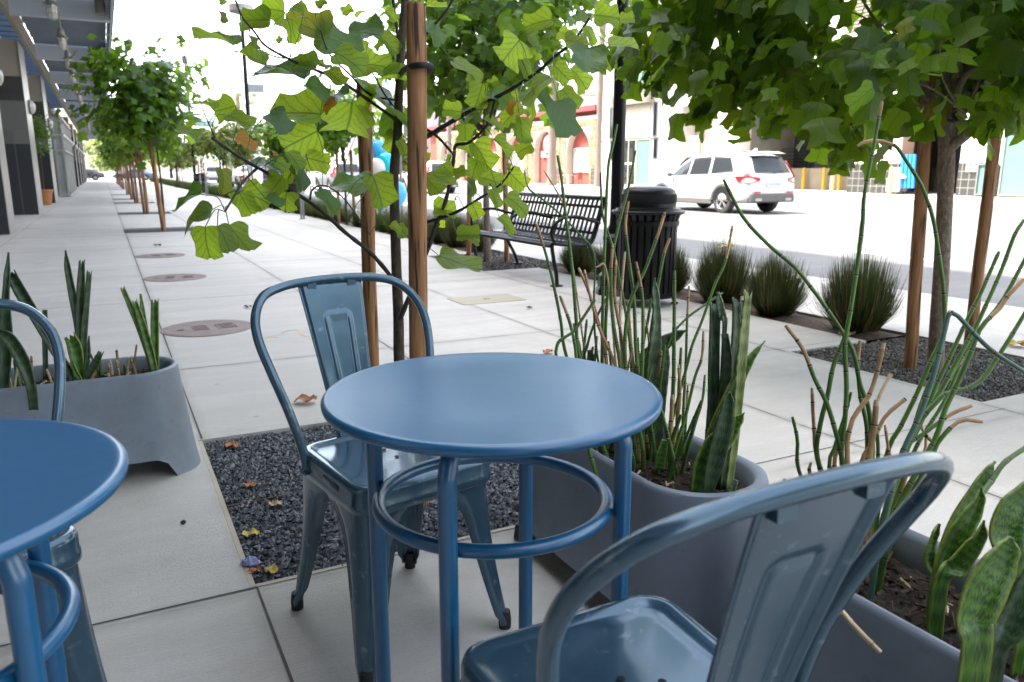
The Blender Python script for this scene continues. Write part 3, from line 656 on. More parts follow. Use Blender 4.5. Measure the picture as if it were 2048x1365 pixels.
# table and chairs in front of the restaurant
o = thing('wooden_table', 'pale wooden table outside the arched restaurant', 'table', (33.2, 54.9, 0))
c = MB(); c.box(-.4, .4, -.7, .7, .72, .78); c.build('tabletop', M['cream'], o, smooth=False)
for sx in (-1, 1):
    for sy in (-1, 1): c = MB(); c.box(sx * .32 - .04, sx * .32 + .04, sy * .6 - .04, sy * .6 + .04, 0, .72); c.build('leg', M['cream'], o, smooth=False)
for k, (yy, lb) in enumerate(((53.6, 'red wooden chair right of the pale restaurant table'), (56.1, 'red wooden chair left of the pale restaurant table'))):
    o = thing('wooden_chair', lb, 'chair', (33.4, yy, 0), 0, 'red chairs outside the restaurant')
    c = MB(); c.box(-.22, .22, -.22, .22, .43, .48); c.build('seat', M['redwall'], o, smooth=False)
    c = MB(); c.box(-.22, .22, .18 if k else -.22, .22 if k else -.18, .48, 1.0); c.build('backrest', M['redwall'], o, smooth=False)
    for sx in (-1, 1):
        for sy in (-1, 1): c = MB(); c.box(sx * .19 - .025, sx * .19 + .025, sy * .19 - .025, sy * .19 + .025, 0, .43); c.build('leg', M['redwall'], o, smooth=False)
# further blocks down the street
for nm, lb, x0, x1, y0, y1, h, m_, in (('office_block', 'pale office block far down the road beyond the restaurant', 34, 60, 92, 99, 11, 'white'), ('corner_building', 'white corner building beyond the street sign', 34, 70, 122, 150, 13, 'white'),
        ('distant_building', 'low cream building at the far end of the road', 30, 70, 160, 210, 8, 'cream'), ('distant_block', 'beige block behind the trees at the end of the pavement', -60, 0, 175, 210, 12, 'cream')):
    o = thing(nm, lb, 'building', ((x0 + x1) / 2, y0, 0)); hw = (x1 - x0) / 2
    c = MB(); c.box(-hw, hw, 0, y1 - y0, 0, h); c.build('wall', M[m_], o, smooth=False); c = MB(); c.box(-hw - .2, hw + .2, -.2, y1 - y0 + .2, h, h + .4); c.build('roof', M['cream'], o, smooth=False)
    for k in range(int((y1 - y0) / 5)):
        for l in range(int(h // 4)): win(o, -hw, 1 + k * 5, 4 + k * 5, 1 + l * 3.6, 3 + l * 3.6, -1, 'glass', 'greysteel', .06)
# ------------------------------------------------------------------ bistro tables
def make_table(loc, rz, label):
    t = thing('bistro_table', label, 'table', loc, rz, 'blue bistro tables')
    c = MB(); c.lathe([(.0005, .739), (.15, .7395), (.266, .7395), (.273, .7405), (.279, .739), (.2825, .7345), (.2825, .7295), (.2805, .7245), (.275, .7215), (.266, .721), (.258, .725), (.0005, .726)], 96); c.build('tabletop', M['table'], t, ang=50)
    for k in range(4):
        a = R(45 + 90 * k); ca, sa = math.cos(a), math.sin(a)
        p = spline([(.223 * ca, .223 * sa, .012), (.223 * ca, .223 * sa, .3), (.223 * ca, .223 * sa, .62), (.219 * ca, .219 * sa, .675), (.195 * ca, .195 * sa, .706), (.15 * ca, .15 * sa, .713)], 6)
        c = MB(); c.tube(p, .0145, 14); l = c.build('leg', M['table'], t, ang=60); c = MB(); c.lathe([(.002, 0), (.017, 0), (.017, .016), (.002, .017)], 12, c=(.223 * ca, .223 * sa)); c.build('foot_cap', M['rubber'], l)
    c = MB(); c.tube([(.197 * math.cos(q), .197 * math.sin(q), .545) for q in [2 * math.pi * k / 64 for k in range(64)]], .0115, 12, closed=True); c.build('ring', M['table'], t, ang=60)
    return t
tb = make_table((.549, 1.142, 0), R(2), 'round blue metal table in the centre, with the ring brace below its top')
dup(tb, (-.289, 1.085, 0), R(2), 'round blue metal table cut off by the left edge of the view')

# ------------------------------------------------------------------ steel cafe chairs (front towards local +y)
def seat_ring(inset, z, n=10, dz=0):
    wf, wr, d, rc = .182 - inset, .168 - inset, .172 - inset, max(.012, .055 - inset * .7); out = []
    for cx, cy, a0 in ((1, 1, 0), (-1, 1, 90), (-1, -1, 180), (1, -1, 270)):
        hw = wf if cy > 0 else wr
        for k in range(n + 1):
            a = R(a0 + 90 * k / n); out.append((cx * (hw - rc) + rc * math.cos(a), cy * (d - rc) + rc * math.sin(a) + (.020 if cy > 0 else 0), z))
    return out
def make_chair(loc, rz, label):
    t = thing('metal_chair', label, 'chair', loc, rz, 'slate blue metal chairs')
    c = MB(); c.loft([seat_ring(.003, .388), seat_ring(.0, .392), seat_ring(.0, .408), seat_ring(.002, .412), seat_ring(.002, .436), seat_ring(.005, .446), seat_ring(.012, .4505), seat_ring(.022, .450), seat_ring(.030, .4445), seat_ring(.037, .4425), seat_ring(.06, .442), seat_ring(.10, .4405), seat_ring(.15, .440)], 0)
    c.add(seat_ring(.15, .440), [tuple(range(44))])
    s = c.build('seat', M['chair'], t, ang=60)
    c = MB()
    for x, y in ((0, .03), (.045, .0), (-.045, .0), (0, -.03)): c.lathe([(.0005, .4424), (.006, .4424)], 10, c=(x, y)); c.add([(x + .006 * math.cos(R(36 * k)), y + .006 * math.sin(R(36 * k)), .4423) for k in range(10)], [tuple(range(10))])
    c.build('drain_holes', M['hole'], s, smooth=False)
    for sx in (1, -1):
        for sy in (1, -1):
            top = Vector((sx * (.172 if sy > 0 else .160), sy * .166)); bot = Vector((sx * (.200 if sy > 0 else .178), sy * (.207 if sy > 0 else .215)))
            rings = []
            for z, wd in ((.430, .175), (.405, .172), (.385, .150), (.365, .118), (.34, .095), (.30, .080), (.24, .068), (.16, .056), (.08, .045), (.045, .040), (.028, .030), (.014, .028)):
                q = top.lerp(bot, max(0, (.405 - z) / .39)); bow = .006 * math.sin(math.pi * min(1, (.43 - z) / .4)); q = q - Vector((sx * bow, sy * bow)); wx = min(wd, abs(top.x) + .004); wy = min(wd, .168); rc = min(.03, wd * .45)
                r = [(q.x - sx * wx, q.y, z), (q.x - sx * (wx * .55), q.y + sy * .004, z)]
                for k in range(6): a = k / 5 * math.pi / 2; r.append((q.x - sx * (rc - rc * math.sin(a)), q.y - sy * (rc - rc * math.cos(a)), z))
                r += [(q.x + sx * .004, q.y - sy * (wy * .55), z), (q.x, q.y - sy * wy, z)]; rings.append(r)
            c = MB(); c.loft(rings, 0, closed=False); l = c.build('leg', M['chair'], t, ang=50)
            md = l.modifiers.new('Solidify', 'SOLIDIFY'); md.thickness = .004; md.offset = 0
            e = top.lerp(bot, .97); c = MB(); c.lathe([(.001, 0), (.015, 0), (.016, .02), (.013, .045), (.001, .046)], 12, c=(e.x - sx * .008, e.y - sy * .008)); c.build('foot_cap', M['rubber'], l)
    half = [(.166, -.1038, .405), (.1725, -.1055, .4565), (.1938, -.12, .5502), (.217, -.1515, .6438), (.2283, -.1873, .7141), (.2197, -.2205, .7656), (.1852, -.2515, .8068), (.1271, -.266, .8246), (.0538, -.2716, .8312), (0, -.2724, .8321)]
    pth = spline(half + [(-x, y, z) for x, y, z in half[-2::-1]], 7); c = MB(); c.tube(pth, .0112, 14); bf = c.build('back_frame', M['chair'], t, ang=60)
    c = MB()
    for sx in (1, -1): c.tube([(sx * .160, -.104, .408), (sx * .176, -.104, .408)], .012, 10); c.sphere((sx * .177, -.104, .408), .007, 6)
    c.build('bolt', M['chair'], bf)
    def yz(v): 
        z = lerp(.428, .822, v); y = lerp(-.160, -.266, v ** 1.25); return y, z
    def sp(u, v):
        hw = lerp(.050, .088, v ** .9); x = (u * 2 - 1) * hw; y, z = yz(v); e = 0
        if abs(u - .5) > .46: e = -.007
        # raised trapezoid rib
        vt = .80; rw = lerp(.020, .036, v); dd = 9
        if v <= vt: dd = abs(abs(x) - rw)
        if v > vt - .08: 
            cx = max(0, abs(x) - (rw - .012)); cv = max(0, (v - (vt - .03)) * .42); dd = min(dd, abs(math.hypot(cx, cv) - .012)) if (cx > 0 or cv > 0) else dd
            if v > vt: dd = abs(math.hypot(cx, cv) - .012)
        e += .0045 * math.exp(-(dd / .0042) ** 2)
        return (x, y + e - .002 * (1 - (u * 2 - 1) ** 2), z)
    c = MB(); c.grid(sp, 56, 56); o = c.build('splat', M['chair'], t, ang=80); md = o.modifiers.new('Solidify', 'SOLIDIFY'); md.thickness = .003; md.offset = 0
    c = MB(); pass
    for x in (-.055, .055): c = MB(); c.box(x - .012, x + .012, -.277, -.262, .808, .828); c.build('weld_tab', M['chair'], bf)
    return t
ch = make_chair((.546, 1.7014, 0), R(192.1), 'slate blue metal chair facing us across the centre table')
dup(ch, (.546, .7185, 0), R(-.1), 'near slate blue metal chair at bottom right, seen from behind its back')
dup(ch, (-.3105, 1.680, 0), R(191.15), 'slate blue metal chair beyond the left table, mostly hidden by it')

# ------------------------------------------------------------------ planters
def stad(hx, hy, rc, z, n=8):
    out = []; rc = min(rc, hx - .001, hy - .001)
    for cx, cy, a0 in ((1, 1, 0), (-1, 1, 90), (-1, -1, 180), (1, -1, 270)):
        for k in range(n + 1):
            a = R(a0 + 90 * k / n); out.append((cx * (hx - rc) + rc * math.cos(a), cy * (hy - rc) + rc * math.sin(a), z))
    return out
def planter(loc, rz, label, seed):
    t = thing('trough_planter', label, 'planter', loc, rz, 'grey trough planters')
    HX, HY, ZT = .385, .165, .385; c = MB(); N = 8
    # outer wall lofted, with an arched cut-out along the foot of both long sides
    def ring(v):
        k = lerp(.062, 0, v ** .8); return [Vector(p) for p in stad(HX + k * .75, HY + k, .15, v * ZT, N)]
    def arch(x): 
        a = abs(x); return .0 if a > .335 else (.075 if a < .26 else .075 * math.sqrt(max(0, 1 - ((a - .26) / .075) ** 2)))
    # resample long sides so the arch is smooth
    r0_ = ring(0); CNT = [(lambda L_: 36 if L_ > .3 else (6 if L_ > .05 else 1))((r0_[i] - r0_[(i + 1) % len(r0_)]).length) for i in range(len(r0_))]
    def side_pts(v):
        p = ring(v); out = []
        for i in range(len(p)):
            q, r = p[i], p[(i + 1) % len(p)]; n = CNT[i]
            for k in range(n): out.append(q.lerp(r, k / n))
        return out
    vs = [0, .03, .08, .14, .2, .3, .45, .6, .75, .88, .96]; rings = []
    base = side_pts(0)
    for v in vs:
        row = []
        for p, b in zip(side_pts(v), base):
            zlow = arch(p.x) if abs(b.y) > HY - .01 else 0
            z = zlow + (ZT - zlow) * v; row.append((p.x, p.y, z))
        rings.append(row)
    def flat(hx, hy, z, rc=.15): 
        p = [Vector(q) for q in stad(hx, hy, rc, z, N)]; out = []
        ref = ring(0)
        for i in range(len(p)):
            n = CNT[i]
            for k in range(n): out.append(tuple(p[i].lerp(p[(i + 1) % len(p)], k / n)))
        return out
    rings += [flat(HX - .001, HY - .001, ZT - .004), flat(HX - .008, HY - .008, ZT), flat(HX - .018, HY - .018, ZT - .003), flat(HX - .026, HY - .026, ZT - .014), flat(HX - .034, HY - .034, ZT - .05), flat(HX - .036, HY - .036, .28)]
    c.loft(rings, 0); c.build('trough', M['planter'], t, ang=45)
    rs = random.Random(seed); c = MB()
    def sf(u, v):
        x, y = (u * 2 - 1) * (HX - .036), (v * 2 - 1) * (HY - .036); 
        # map square to rounded trough
        ex = max(0, abs(x) - (HX - .036 - .115)); 
        if ex > 0: y *= math.sqrt(max(0, 1 - (ex / .118) ** 2)) if ex < .118 else 0.02
        return (x, y, .335 + .012 * math.sin(x * 9 + seed) * math.cos(y * 14) + rs.uniform(-.007, .007) - .02 * abs(v * 2 - 1) ** 4)
    c.grid(sf, 60, 26); c.build('soil', M['soil'], t, ang=80)
    # mulch crumbs and dry bits in the soil
    c = MB()
    for _ in range(420):
        x, y = rs.uniform(-.33, .33), rs.uniform(-.105, .105); z = .337 + .012 * math.sin(x * 9 + seed) * math.cos(y * 14); r = rs.uniform(.003, .009); a = rs.uniform(0, 6.28); e = rs.uniform(-.3, .5)
        d_ = Vector((math.cos(a), math.sin(a), e)) * r * rs.uniform(1, 3.2); c.tube([Vector((x, y, z)) - d_, Vector((x, y, z + .002)) + d_], r * .45, 4, 0 if rs.random() < .9 else 1)
    c.build('bark_chips', [M['mulch'], M['straw2']], t, smooth=False)
    return t
PL1, PL2, PL3 = (-.20, 3.19), (1.228, 1.625), (1.243, .735)
planter((*PL1, 0), 0, 'grey trough planter behind the left table, with cut snake plant leaves', 1)
planter((*PL2, 0), R(90), 'grey trough planter just right of the centre table', 2)
planter((*PL3, 0), R(91), 'grey trough planter nearest the camera at bottom right, behind the near chair', 3)

# ------------------------------------------------------------------ bench (faces -x)
def bench(loc, label, group='black metal benches'):
    t = thing('park_bench', label, 'bench', loc, 0, group); L = .93
    prof = spline([(-.02, .385), (-.005, .415), (.04, .43), (.2, .41), (.36, .395), (.44, .42), (.48, .50), (.53, .66), (.575, .80), (.60, .845), (.625, .85)], 5)     # (x depth, z)
    pr = [(p.x, p.y) for p in [Vector((a[0], a[1], 0)) for a in prof]]
    cut = min(range(len(pr)), key=lambda i: abs(pr[i][0] - .44) + abs(pr[i][1] - .42))
    def part(name, idx, rows):
        c = MB(); pts = [pr[i] for i in idx]; n = 23; pitch = 2 * L / n
        for k in range(n):
            y0 = -L + k * pitch + .008; y1 = y0 + pitch * .50
            c.loft([[(x, y0, z), (x, y1, z), (x + .001, y1, z - .005), (x + .001, y0, z - .005)] for x, z in pts], 0, True)
        for r_ in rows:
            i = idx[0] + int(r_ * (len(idx) - 1)); x, z = pr[i]; x2, z2 = pr[min(i + 1, len(pr) - 1)]; d_ = Vector((x2 - x, 0, z2 - z)).normalized() * .014; nn = Vector((-d_.z, 0, d_.x)).normalized() * .004
            a = Vector((x, 0, z)); q = [a - d_ + nn, a + d_ + nn, a + d_ - nn, a - d_ - nn]; c.loft([[(p.x, -L, p.z) for p in q], [(p.x, L, p.z) for p in q]], 0, True)
        return c.build(name, M['black'], t, ang=40)
    part('seat', list(range(0, cut + 1)), [.04, .18, .34, .50, .66, .82, .96]); part('backrest', list(range(cut, len(pr))), [.04, .20, .36, .52, .68, .84, .97])
    for y in (-L, 0, L):
        c = MB()
        if y: 
            c.tube(spline([(.06, y, .015), (.05, y, .12), (.02, y, .26), (.0, y, .40), (.03, y, .425)], 5), .02, 10); c.tube(spline([(.60, y, .015), (.56, y, .12), (.47, y, .28), (.42, y, .40)], 5), .02, 10)
            c.tube(spline([(.02, y, .415), (.2, y, .395), (.4, y, .39), (.47, y, .45), (.53, y, .62), (.60, y, .83)], 5), .017, 8)
            for x in (.06, .60): c.box(x - .06, x + .05, y - .035, y + .035, 0, .018, 0, .005)
            c.build('leg_frame', M['black'], t, ang=60); c = MB()
        c.tube(spline([(.03, y, .42), (-.005, y, .50), (.02, y, .59), (.12, y, .655), (.28, y, .665), (.42, y, .63), (.54, y, .60)], 6), .017, 10); c.build('armrest', M['black'], t, ang=60)
    return t
bn = bench((3.76, 7.42, 0), 'black strap metal bench on the pavement beside the round litter bin')
dup(bn, (3.80, 24.6, 0), R(-2), 'far black metal bench behind the low branch with yellow leaves')

# ------------------------------------------------------------------ litter bins
def bin_(loc, label):
    t = thing('litter_bin', label, 'bin', loc, 0, 'black slatted litter bins'); n = 26
    c = MB(); 
    for k in range(n):
        a = 2 * math.pi * k / n; ca, sa = math.cos(a), math.sin(a); u = Vector((-sa, ca, 0))
        rr = [(.228, .085), (.232, .30), (.234, .62), (.240, .70), (.262, .755), (.272, .765)]
        c.loft([[Vector((r * ca, r * sa, z)) + u * w_ + Vector((ca, sa, 0)) * o for w_, o in ((-.019, 0), (.019, 0), (.019, .008), (-.019, .008))] for r, z in rr], 0, True)
    c.build('slats', M['black'], t, smooth=False)
    c = MB(); c.lathe([(.0, .10), (.205, .10), (.212, .74), (.205, .74)], 28); c.build('liner', M['void'], t)
    c = MB(); c.tube([(.285 * math.cos(q), .285 * math.sin(q), .768) for q in [2 * math.pi * k / 40 for k in range(40)]], .016, 8, closed=True)
    for z, r in ((.09, .236), (.68, .250)): c.lathe([(r, z - .02), (r + .008, z - .02), (r + .008, z + .02), (r, z + .02)], 36)
    c.build('rim', M['black'], t, ang=60)
    c = MB(); c.lathe([(.275, .772), (.262, .80), (.236, .803), (.226, .81), (.224, .905), (.214, .945), (.18, .966), (.10, .977), (.001, .979)], 40); c.build('lid', M['black'], t, ang=50)
    c = MB(); c.lathe([(.2265, .84), (.2285, .85), (.2285, .91), (.2255, .915)], 40); c.build('lid_opening', M['void'], t)
    for k in range(3): a = R(90 + 120 * k); c = MB(); c.tube([(.22 * math.cos(a), .22 * math.sin(a), .10), (.25 * math.cos(a), .25 * math.sin(a), .012)], .016, 8); c.lathe([(.0, 0), (.03, 0), (.03, .014), (.0, .015)], 10, c=(.25 * math.cos(a), .25 * math.sin(a))); c.build('leg', M['black'], t)
    return t
bi = bin_((3.985, 5.30, 0), 'large black round litter bin with domed lid beside the near lamp post')
dup(bi, (4.42, 21.6, 0), R(30), 'black litter bin behind the low branch, beside the far bench')
dup(bi, (4.48, 44.0, 0), R(50), 'far black litter bin beside the lamp post at the bend of the hedge')

# ------------------------------------------------------------------ lamp posts
def lamp(loc, label, h, r0=.062, base=True, arms=False, sc=1, hs=1):
    t = thing('street_lamp', label, 'street lamp', loc, 0, 'black street lamps'); N = 8
    c = MB(); c.lathe([(r0 * 1.15, .55), (r0, .7), (r0 * .72, h)], 16); c.build('pole', M['black'], t, ang=60)
    if base:
        c = MB(); c.lathe([(.0, .0), (.175, 0), (.175, .05), (.16, .07), (.155, .17), (.125, .20), (.115, .24), (.105, .47), (.12, .49), (.12, .52), (.09, .55), (.078, .60), (.07, .62), (.0, .63)], 8); c.build('base', M['black'], t, smooth=False)
    c = MB(); c.lathe([(.0, h), (.10 * hs, h + .02), (.26 * hs, h + .10), (.28 * hs, h + .14), (.28 * hs, h + .22), (.0, h + .24)], 20); q = c.build('lamp_head', M['greysteel'], t); c = MB(); c.lathe([(.282 * hs, h + .10), (.30 * hs, h + .13), (.30 * hs, h + .40), (.26 * hs, h + .43), (.0, h + .44)], 20); c.build('hood', M['galv'], q)
    if arms:
        for z in (h * .62, h * .70, h * .88): c = MB(); c.bar((-.55 * sc, 0, z), (.55 * sc, 0, z), .03, 6); c.build('banner_arm', M['black'], t)
    return t
lamp((4.06, 5.86, 0), 'black lamp post with octagonal base between the bench and the round bin', 6.2, .060)
lamp((6.2, 38.6, 0), 'tall black lamp post with drum shaped head above the low branch', 7.9, .11, hs=1.75)
lamp((4.3, 45.0, 0), 'thin black lamp post with banner arms beside the far bin', 6.4, .075, True, True, hs=.5)
lamp((5.2, 68, 0), 'farthest black lamp post, left of the thin banner post', 5.0, .09)
# small sign on the second lamp
o = thing('pole_sign', 'small grey sign fixed to the tall drum headed lamp post', 'sign', (6.45, 38.45, 4.6)); c = MB(); c.box(-.18, .5, -.02, .02, 0, .35); c.build('panel', M['greysteel'], o, smooth=False)
# street sign hung over the junction
o = thing('street_sign', 'green street name sign hanging far over the junction', 'street sign', (9.9, 92, 5.75)); o.rotation_euler = (0, 0, 0)
c = MB(); c.box(-1.25, 1.25, -.05, .05, 0, .56, 0, .02); c.build('panel', M['signgreen'], o, smooth=False)
fc = bpy.data.curves.new('lettering', 'FONT'); fc.body = 'Magnolia Blvd'; fc.size = .44; fc.align_x = 'CENTER'; fc.align_y = 'CENTER'; fc.extrude = .004
tmp = bpy.data.objects.new('tmp', fc); me = bpy.data.meshes.new_from_object(tmp); bpy.data.objects.remove(tmp); me.materials.clear(); me.materials.append(M['signwhite'])
tx = bpy.data.objects.new('lettering', me); COL.objects.link(tx); tx.parent = o; tx.rotation_euler = (R(90), 0, 0); tx.location = (0, -.06, .28); tx.scale = (.82, 1, 1)
o = thing('signal_mast', 'thin steel mast and arm carrying the green street sign', 'signal mast', (12.6, 92.2, 0)); c = MB(); c.tube([(0, 0, -.06), (0, 0, 6.6)], [.13, .10], 10); c.build('pole', M['greysteel'], o); c = MB(); c.tube([(0, .12, 6.45), (-5, .12, 6.55)], .06, 8); c.build('arm', M['greysteel'], o)
# parking sign over the road, thin pole left of it
o = thing('parking_sign', 'white and red parking sign on a thin dark pole in front of the peach recess', 'sign', (31.5, 37.6, 0))
c = MB(); c.bar((0, 0, 0), (0, 0, 5.2), .06, 8); c.build('pole', M['trim'], o); c = MB(); c.box(-.09, -.065, -.5, .5, 1.9, 2.55); c.box(-.09, -.065, -.5, .5, 2.6, 3.1); q = c.build('panel', M['signwhite'], o, smooth=False)
c = MB(); [c.box(-.097, -.091, y, y + .16, 2.72, 2.95) for y in (-.4, -.15, .1, .3)]; c.build('red_marks', M['signred'], q, smooth=False); c = MB(); [c.box(-.097, -.091, y, y + .2, 2.05, 2.4) for y in (-.38, -.1, .18)]; c.build('blue_marks', M['signblue'], q, smooth=False)
o = thing('sign_pole', 'thin grey sign pole at the kerb in front of the arched restaurant', 'pole', (29.4, 58.0, 0)); c = MB(); c.bar((0, 0, 0), (0, 0, 5), .05, 8); c.build('pole', M['trim'], o)
o = thing('sign_pole', 'grey steel pole standing at the kerb beside the far balloons', 'pole', (6.1, 17.5, 0)); c = MB(); c.bar((0, 0, 0), (0, 0, 2.6), .03, 8); c.build('pole', M['greysteel'], o); c = MB(); c.box(-.15, .15, -.045, -.035, 2.1, 2.55); c.build('panel', M['greysteel'], o, smooth=False)
# white kiosk far off
o = thing('white_kiosk', 'tall white pillar kiosk at the kerb behind the low branch', 'kiosk', (6.0, 36.5, 0)); c = MB(); c.box(-.27, .27, -.2, .2, 0, 1.95, 0, .03); c.build('body', M['signwhite'], o); c = MB(); c.box(-.29, .29, -.22, .22, 1.951, 2.02); c.build('cap', M['galv'], o, smooth=False)
# bicycle racks
def rack(loc, rz, label):
    t = thing('bicycle_rack', label, 'bicycle rack', loc, rz, 'grey bicycle racks'); c = MB()
    c.tube(spline([(-.10, 0, .0), (-.07, 0, .4), (-.05, 0, .82), (0, 0, .88), (.05, 0, .82), (.07, 0, .4), (.10, 0, 0)], 6), .024, 8); c.build('hoop', M['greysteel'], t); c = MB(); c.lathe([(.0, .0), (.06, 0), (.06, .01), (0, .011)], 12, c=(-.10, 0)); c.lathe([(.0, .0), (.06, 0), (.06, .01), (0, .011)], 12, c=(.10, 0)); c.build('foot_plate', M['greysteel'], t); c = MB(); c.box(-.17, .17, -.03, .03, .55, .62); c.build('lock_bar', M['greysteel'], t); return t
rk = rack((4.05, 18.6, 0), R(60), 'grey bicycle rack in front of the hedge, right of the far bench')
dup(rk, (4.1, 38.2, 0), R(60), 'grey bicycle rack just right of the far bin, nearer of two'); dup(rk, (4.15, 41.0, 0), R(70), 'grey bicycle rack just right of the far bin, farther of two')
# manhole covers and the utility vault
def manhole(loc, rz, label):
    t = thing('manhole_cover', label, 'manhole cover', loc, rz, 'round rusty manhole covers'); c = MB(); c.lathe([(.31, .0), (.31, .0045), (.296, .0050), (.292, .003), (.29, .0055), (.001, .006)], 48); c.build('lid', M['iron'], t, ang=50)
    c = MB(); 
    for x0, x1, y0, y1 in ((-.20, -.16, -.02, .01), (-.10, .0, -.08, .09), (.06, .19, -.09, .09)):
        for q in ((x0, x1, y0, y0 + .008), (x0, x1, y1 - .008, y1), (x0, x0 + .008, y0, y1), (x1 - .008, x1, y0, y1)): c.box(*q, .0062, .0085)
    for k in range(5): c.box(.08, .17, -.07 + k * .03, -.062 + k * .03 + .006, .0062, .008)
    for k in range(4): c.box(-.085, -.015, -.055 + k * .033, -.04 + k * .033, .0062, .008)
    c.box(-.205, -.165, -.025, .015, .0061, .0066, 0); c.build('cast_marks', M['iron2'], t, smooth=False); return t
mh = manhole((.56, 5.86, 0), R(5), 'nearest rusty round manhole cover, left of the centre chair')
dup(mh, (.57, 8.88, 0), R(-10), 'middle rusty round manhole cover on the pavement'); dup(mh, (.57, 11.32, 0), R(8), 'farthest rusty round manhole cover on the pavement')
o = thing('utility_cover', 'sandy square utility cover set in the pavement left of the bin', 'utility cover', (2.88, 6.1, 0), R(0)); c = MB(); c.box(-.30, .30, -.19, .19, -.01, .006, 0, .004); c.build('lid', M['vault'], o, smooth=False); c = MB(); c.box(-.03, .03, -.008, .008, .0062, .0085); c.build('lift_slot', M['iron2'], o, smooth=False)

# ------------------------------------------------------------------ cars (front towards local +y)
def car(loc, rz, label, paint, kind='suv', group=None, detail=True):
    t = thing('parked_car' if not detail else 'white_suv', label, 'car', loc, rz, group)
    suv = kind == 'suv'; Hh = 1.66 if suv else 1.44; belt = 1.02 if suv else .92; L0, L1 = (-2.36, 2.33); W = .925
    # stations: y, z bottom, z shoulder(belt), hood/roof line z, half width at belt, half width at roof
    if suv: st = [(-2.36, .48, .80, 1.00, .80, .70), (-2.30, .36, .95, 1.10, .87, .72), (-2.12, .30, 1.06, 1.40, .905, .66), (-1.95, .28, 1.07, 1.60, .915, .66), (-1.5, .27, 1.06, 1.655, .925, .66), (-.7, .27, 1.04, 1.68, .925, .67), (.1, .27, 1.02, 1.66, .925, .665), (.55, .27, 1.005, 1.56, .92, .645), (1.0, .27, .995, 1.22, .915, .66), (1.25, .27, .98, 1.05, .91, .72), (1.7, .28, .93, .985, .90, .70), (2.1, .32, .84, .90, .86, .62), (2.28, .38, .72, .78, .78, .55), (2.33, .46, .62, .66, .70, .5)]
    else: st = [(-2.36, .46, .76, .86, .74, .6), (-2.28, .36, .86, .94, .83, .6), (-1.9, .30, .93, 1.0, .88, .62), (-1.45, .28, .94, 1.22, .9, .58), (-1.0, .27, .93, 1.40, .9, .56), (-.3, .27, .92, 1.45, .9, .57), (.3, .27, .91, 1.41, .9, .56), (.8, .27, .90, 1.18, .9, .6), (1.2, .27, .88, .96, .89, .68), (1.7, .28, .82, .88, .88, .66), (2.1, .32, .72, .78, .83, .6), (2.33, .42, .56, .6, .7, .5)]
    def ringp(s_):
        y, zb, zs, zr, hb, hr = s_; h = [(0.0, zb), (hb * .78, zb), (hb * .965, zb + .06), (hb * .985, zb + .25 * (zs - zb)), (hb, zb + .6 * (zs - zb)), (hb * .985, zs - .02), (hb * .96, zs), (lerp(hb * .96, hr, .5), lerp(zs, zr, .55)), (hr, zr - .05 * min(1, (zr - zs) * 4)), (hr * .8, zr - .006), (0, zr + .01)]
        return [(x, y, z) for x, z in h] + [(-x, y, z) for x, z in h[-2:0:-1]]
    c = MB(); c.loft([ringp(s_) for s_ in st], 0, True); body = c.build('body', M[paint], t, ang=40)
    md = body.modifiers.new('Subsurf', 'SUBSURF'); md.levels = md.render_levels = 1
    # glazing panels set just proud of the cabin
    def cabin(y, f):                                   # point on the tumblehome at height fraction f between belt and roof
        for a, b_ in zip(st[:-1], st[1:]):
            if a[0] <= y <= b_[0]:
                k = (y - a[0]) / (b_[0] - a[0]); s_ = [lerp(p, q, k) for p, q in zip(a, b_)]; return (lerp(s_[4] * .96, s_[5], f) + .012, y, lerp(s_[2], s_[3], f))
    wins = [[(-.72, .06), (.12, .06), (.10, .80), (-.66, .84)], [(.20, .06), (.98, .10), (.62, .68), (.18, .80)], [(-1.72, .18), (-.82, .07), (-.76, .82), (-1.42, .80)]] if suv else [[(-.62, .08), (.1, .08), (.08, .78), (-.6, .8)], [(.18, .08), (.85, .14), (.5, .66), (.16, .76)], [(-1.2, .2), (-.7, .1), (-.68, .78), (-1.0, .7)]]
    for sx in (1, -1):
        for wv in wins:
            p = [cabin(*q) for q in wv]; c = MB(); n = 4
            def wf(u, v):
                a = Vector(p[0]).lerp(Vector(p[1]), u); b_ = Vector(p[3]).lerp(Vector(p[2]), u); q = a.lerp(b_, v); q.x = cabin(q.y, (v * .75 + .05))[0] * 1.0 + .006; return (sx * q.x, q.y, q.z)
            c.grid(wf, n, n); c.build('window', M['carglass'], t, ang=60)
    rear = [(-2.30, 1.10), (-2.02, 1.53)] if suv else [(-1.72, 1.06), (-1.16, 1.36)]
    def panel_(z0y, w0, w1, name, m_, off):
        (y0, z0), (y1, z1) = z0y; c = MB(); c.grid(lambda u, v: ((u * 2 - 1) * lerp(w0, w1, v), lerp(y0, y1, v) - off + .05 * (u * 2 - 1) ** 2, lerp(z0, z1, v) + off * .3), 8, 4); return c.build(name, M[m_], t, ang=60)
    panel_(rear, .66, .56, 'rear_window', 'carglass', .045)
    fr = [(1.18, 1.06), (.62, 1.56)] if suv else [(1.12, .98), (.5, 1.36)]
    c = MB(); c.grid(lambda u, v: ((u * 2 - 1) * lerp(.70, .58, v), lerp(fr[0][0], fr[1][0], v) + .05 - .06 * (u * 2 - 1) ** 2, lerp(fr[0][1], fr[1][1], v) + .01), 8, 4); c.build('windscreen', M['carglass'], t, ang=60)
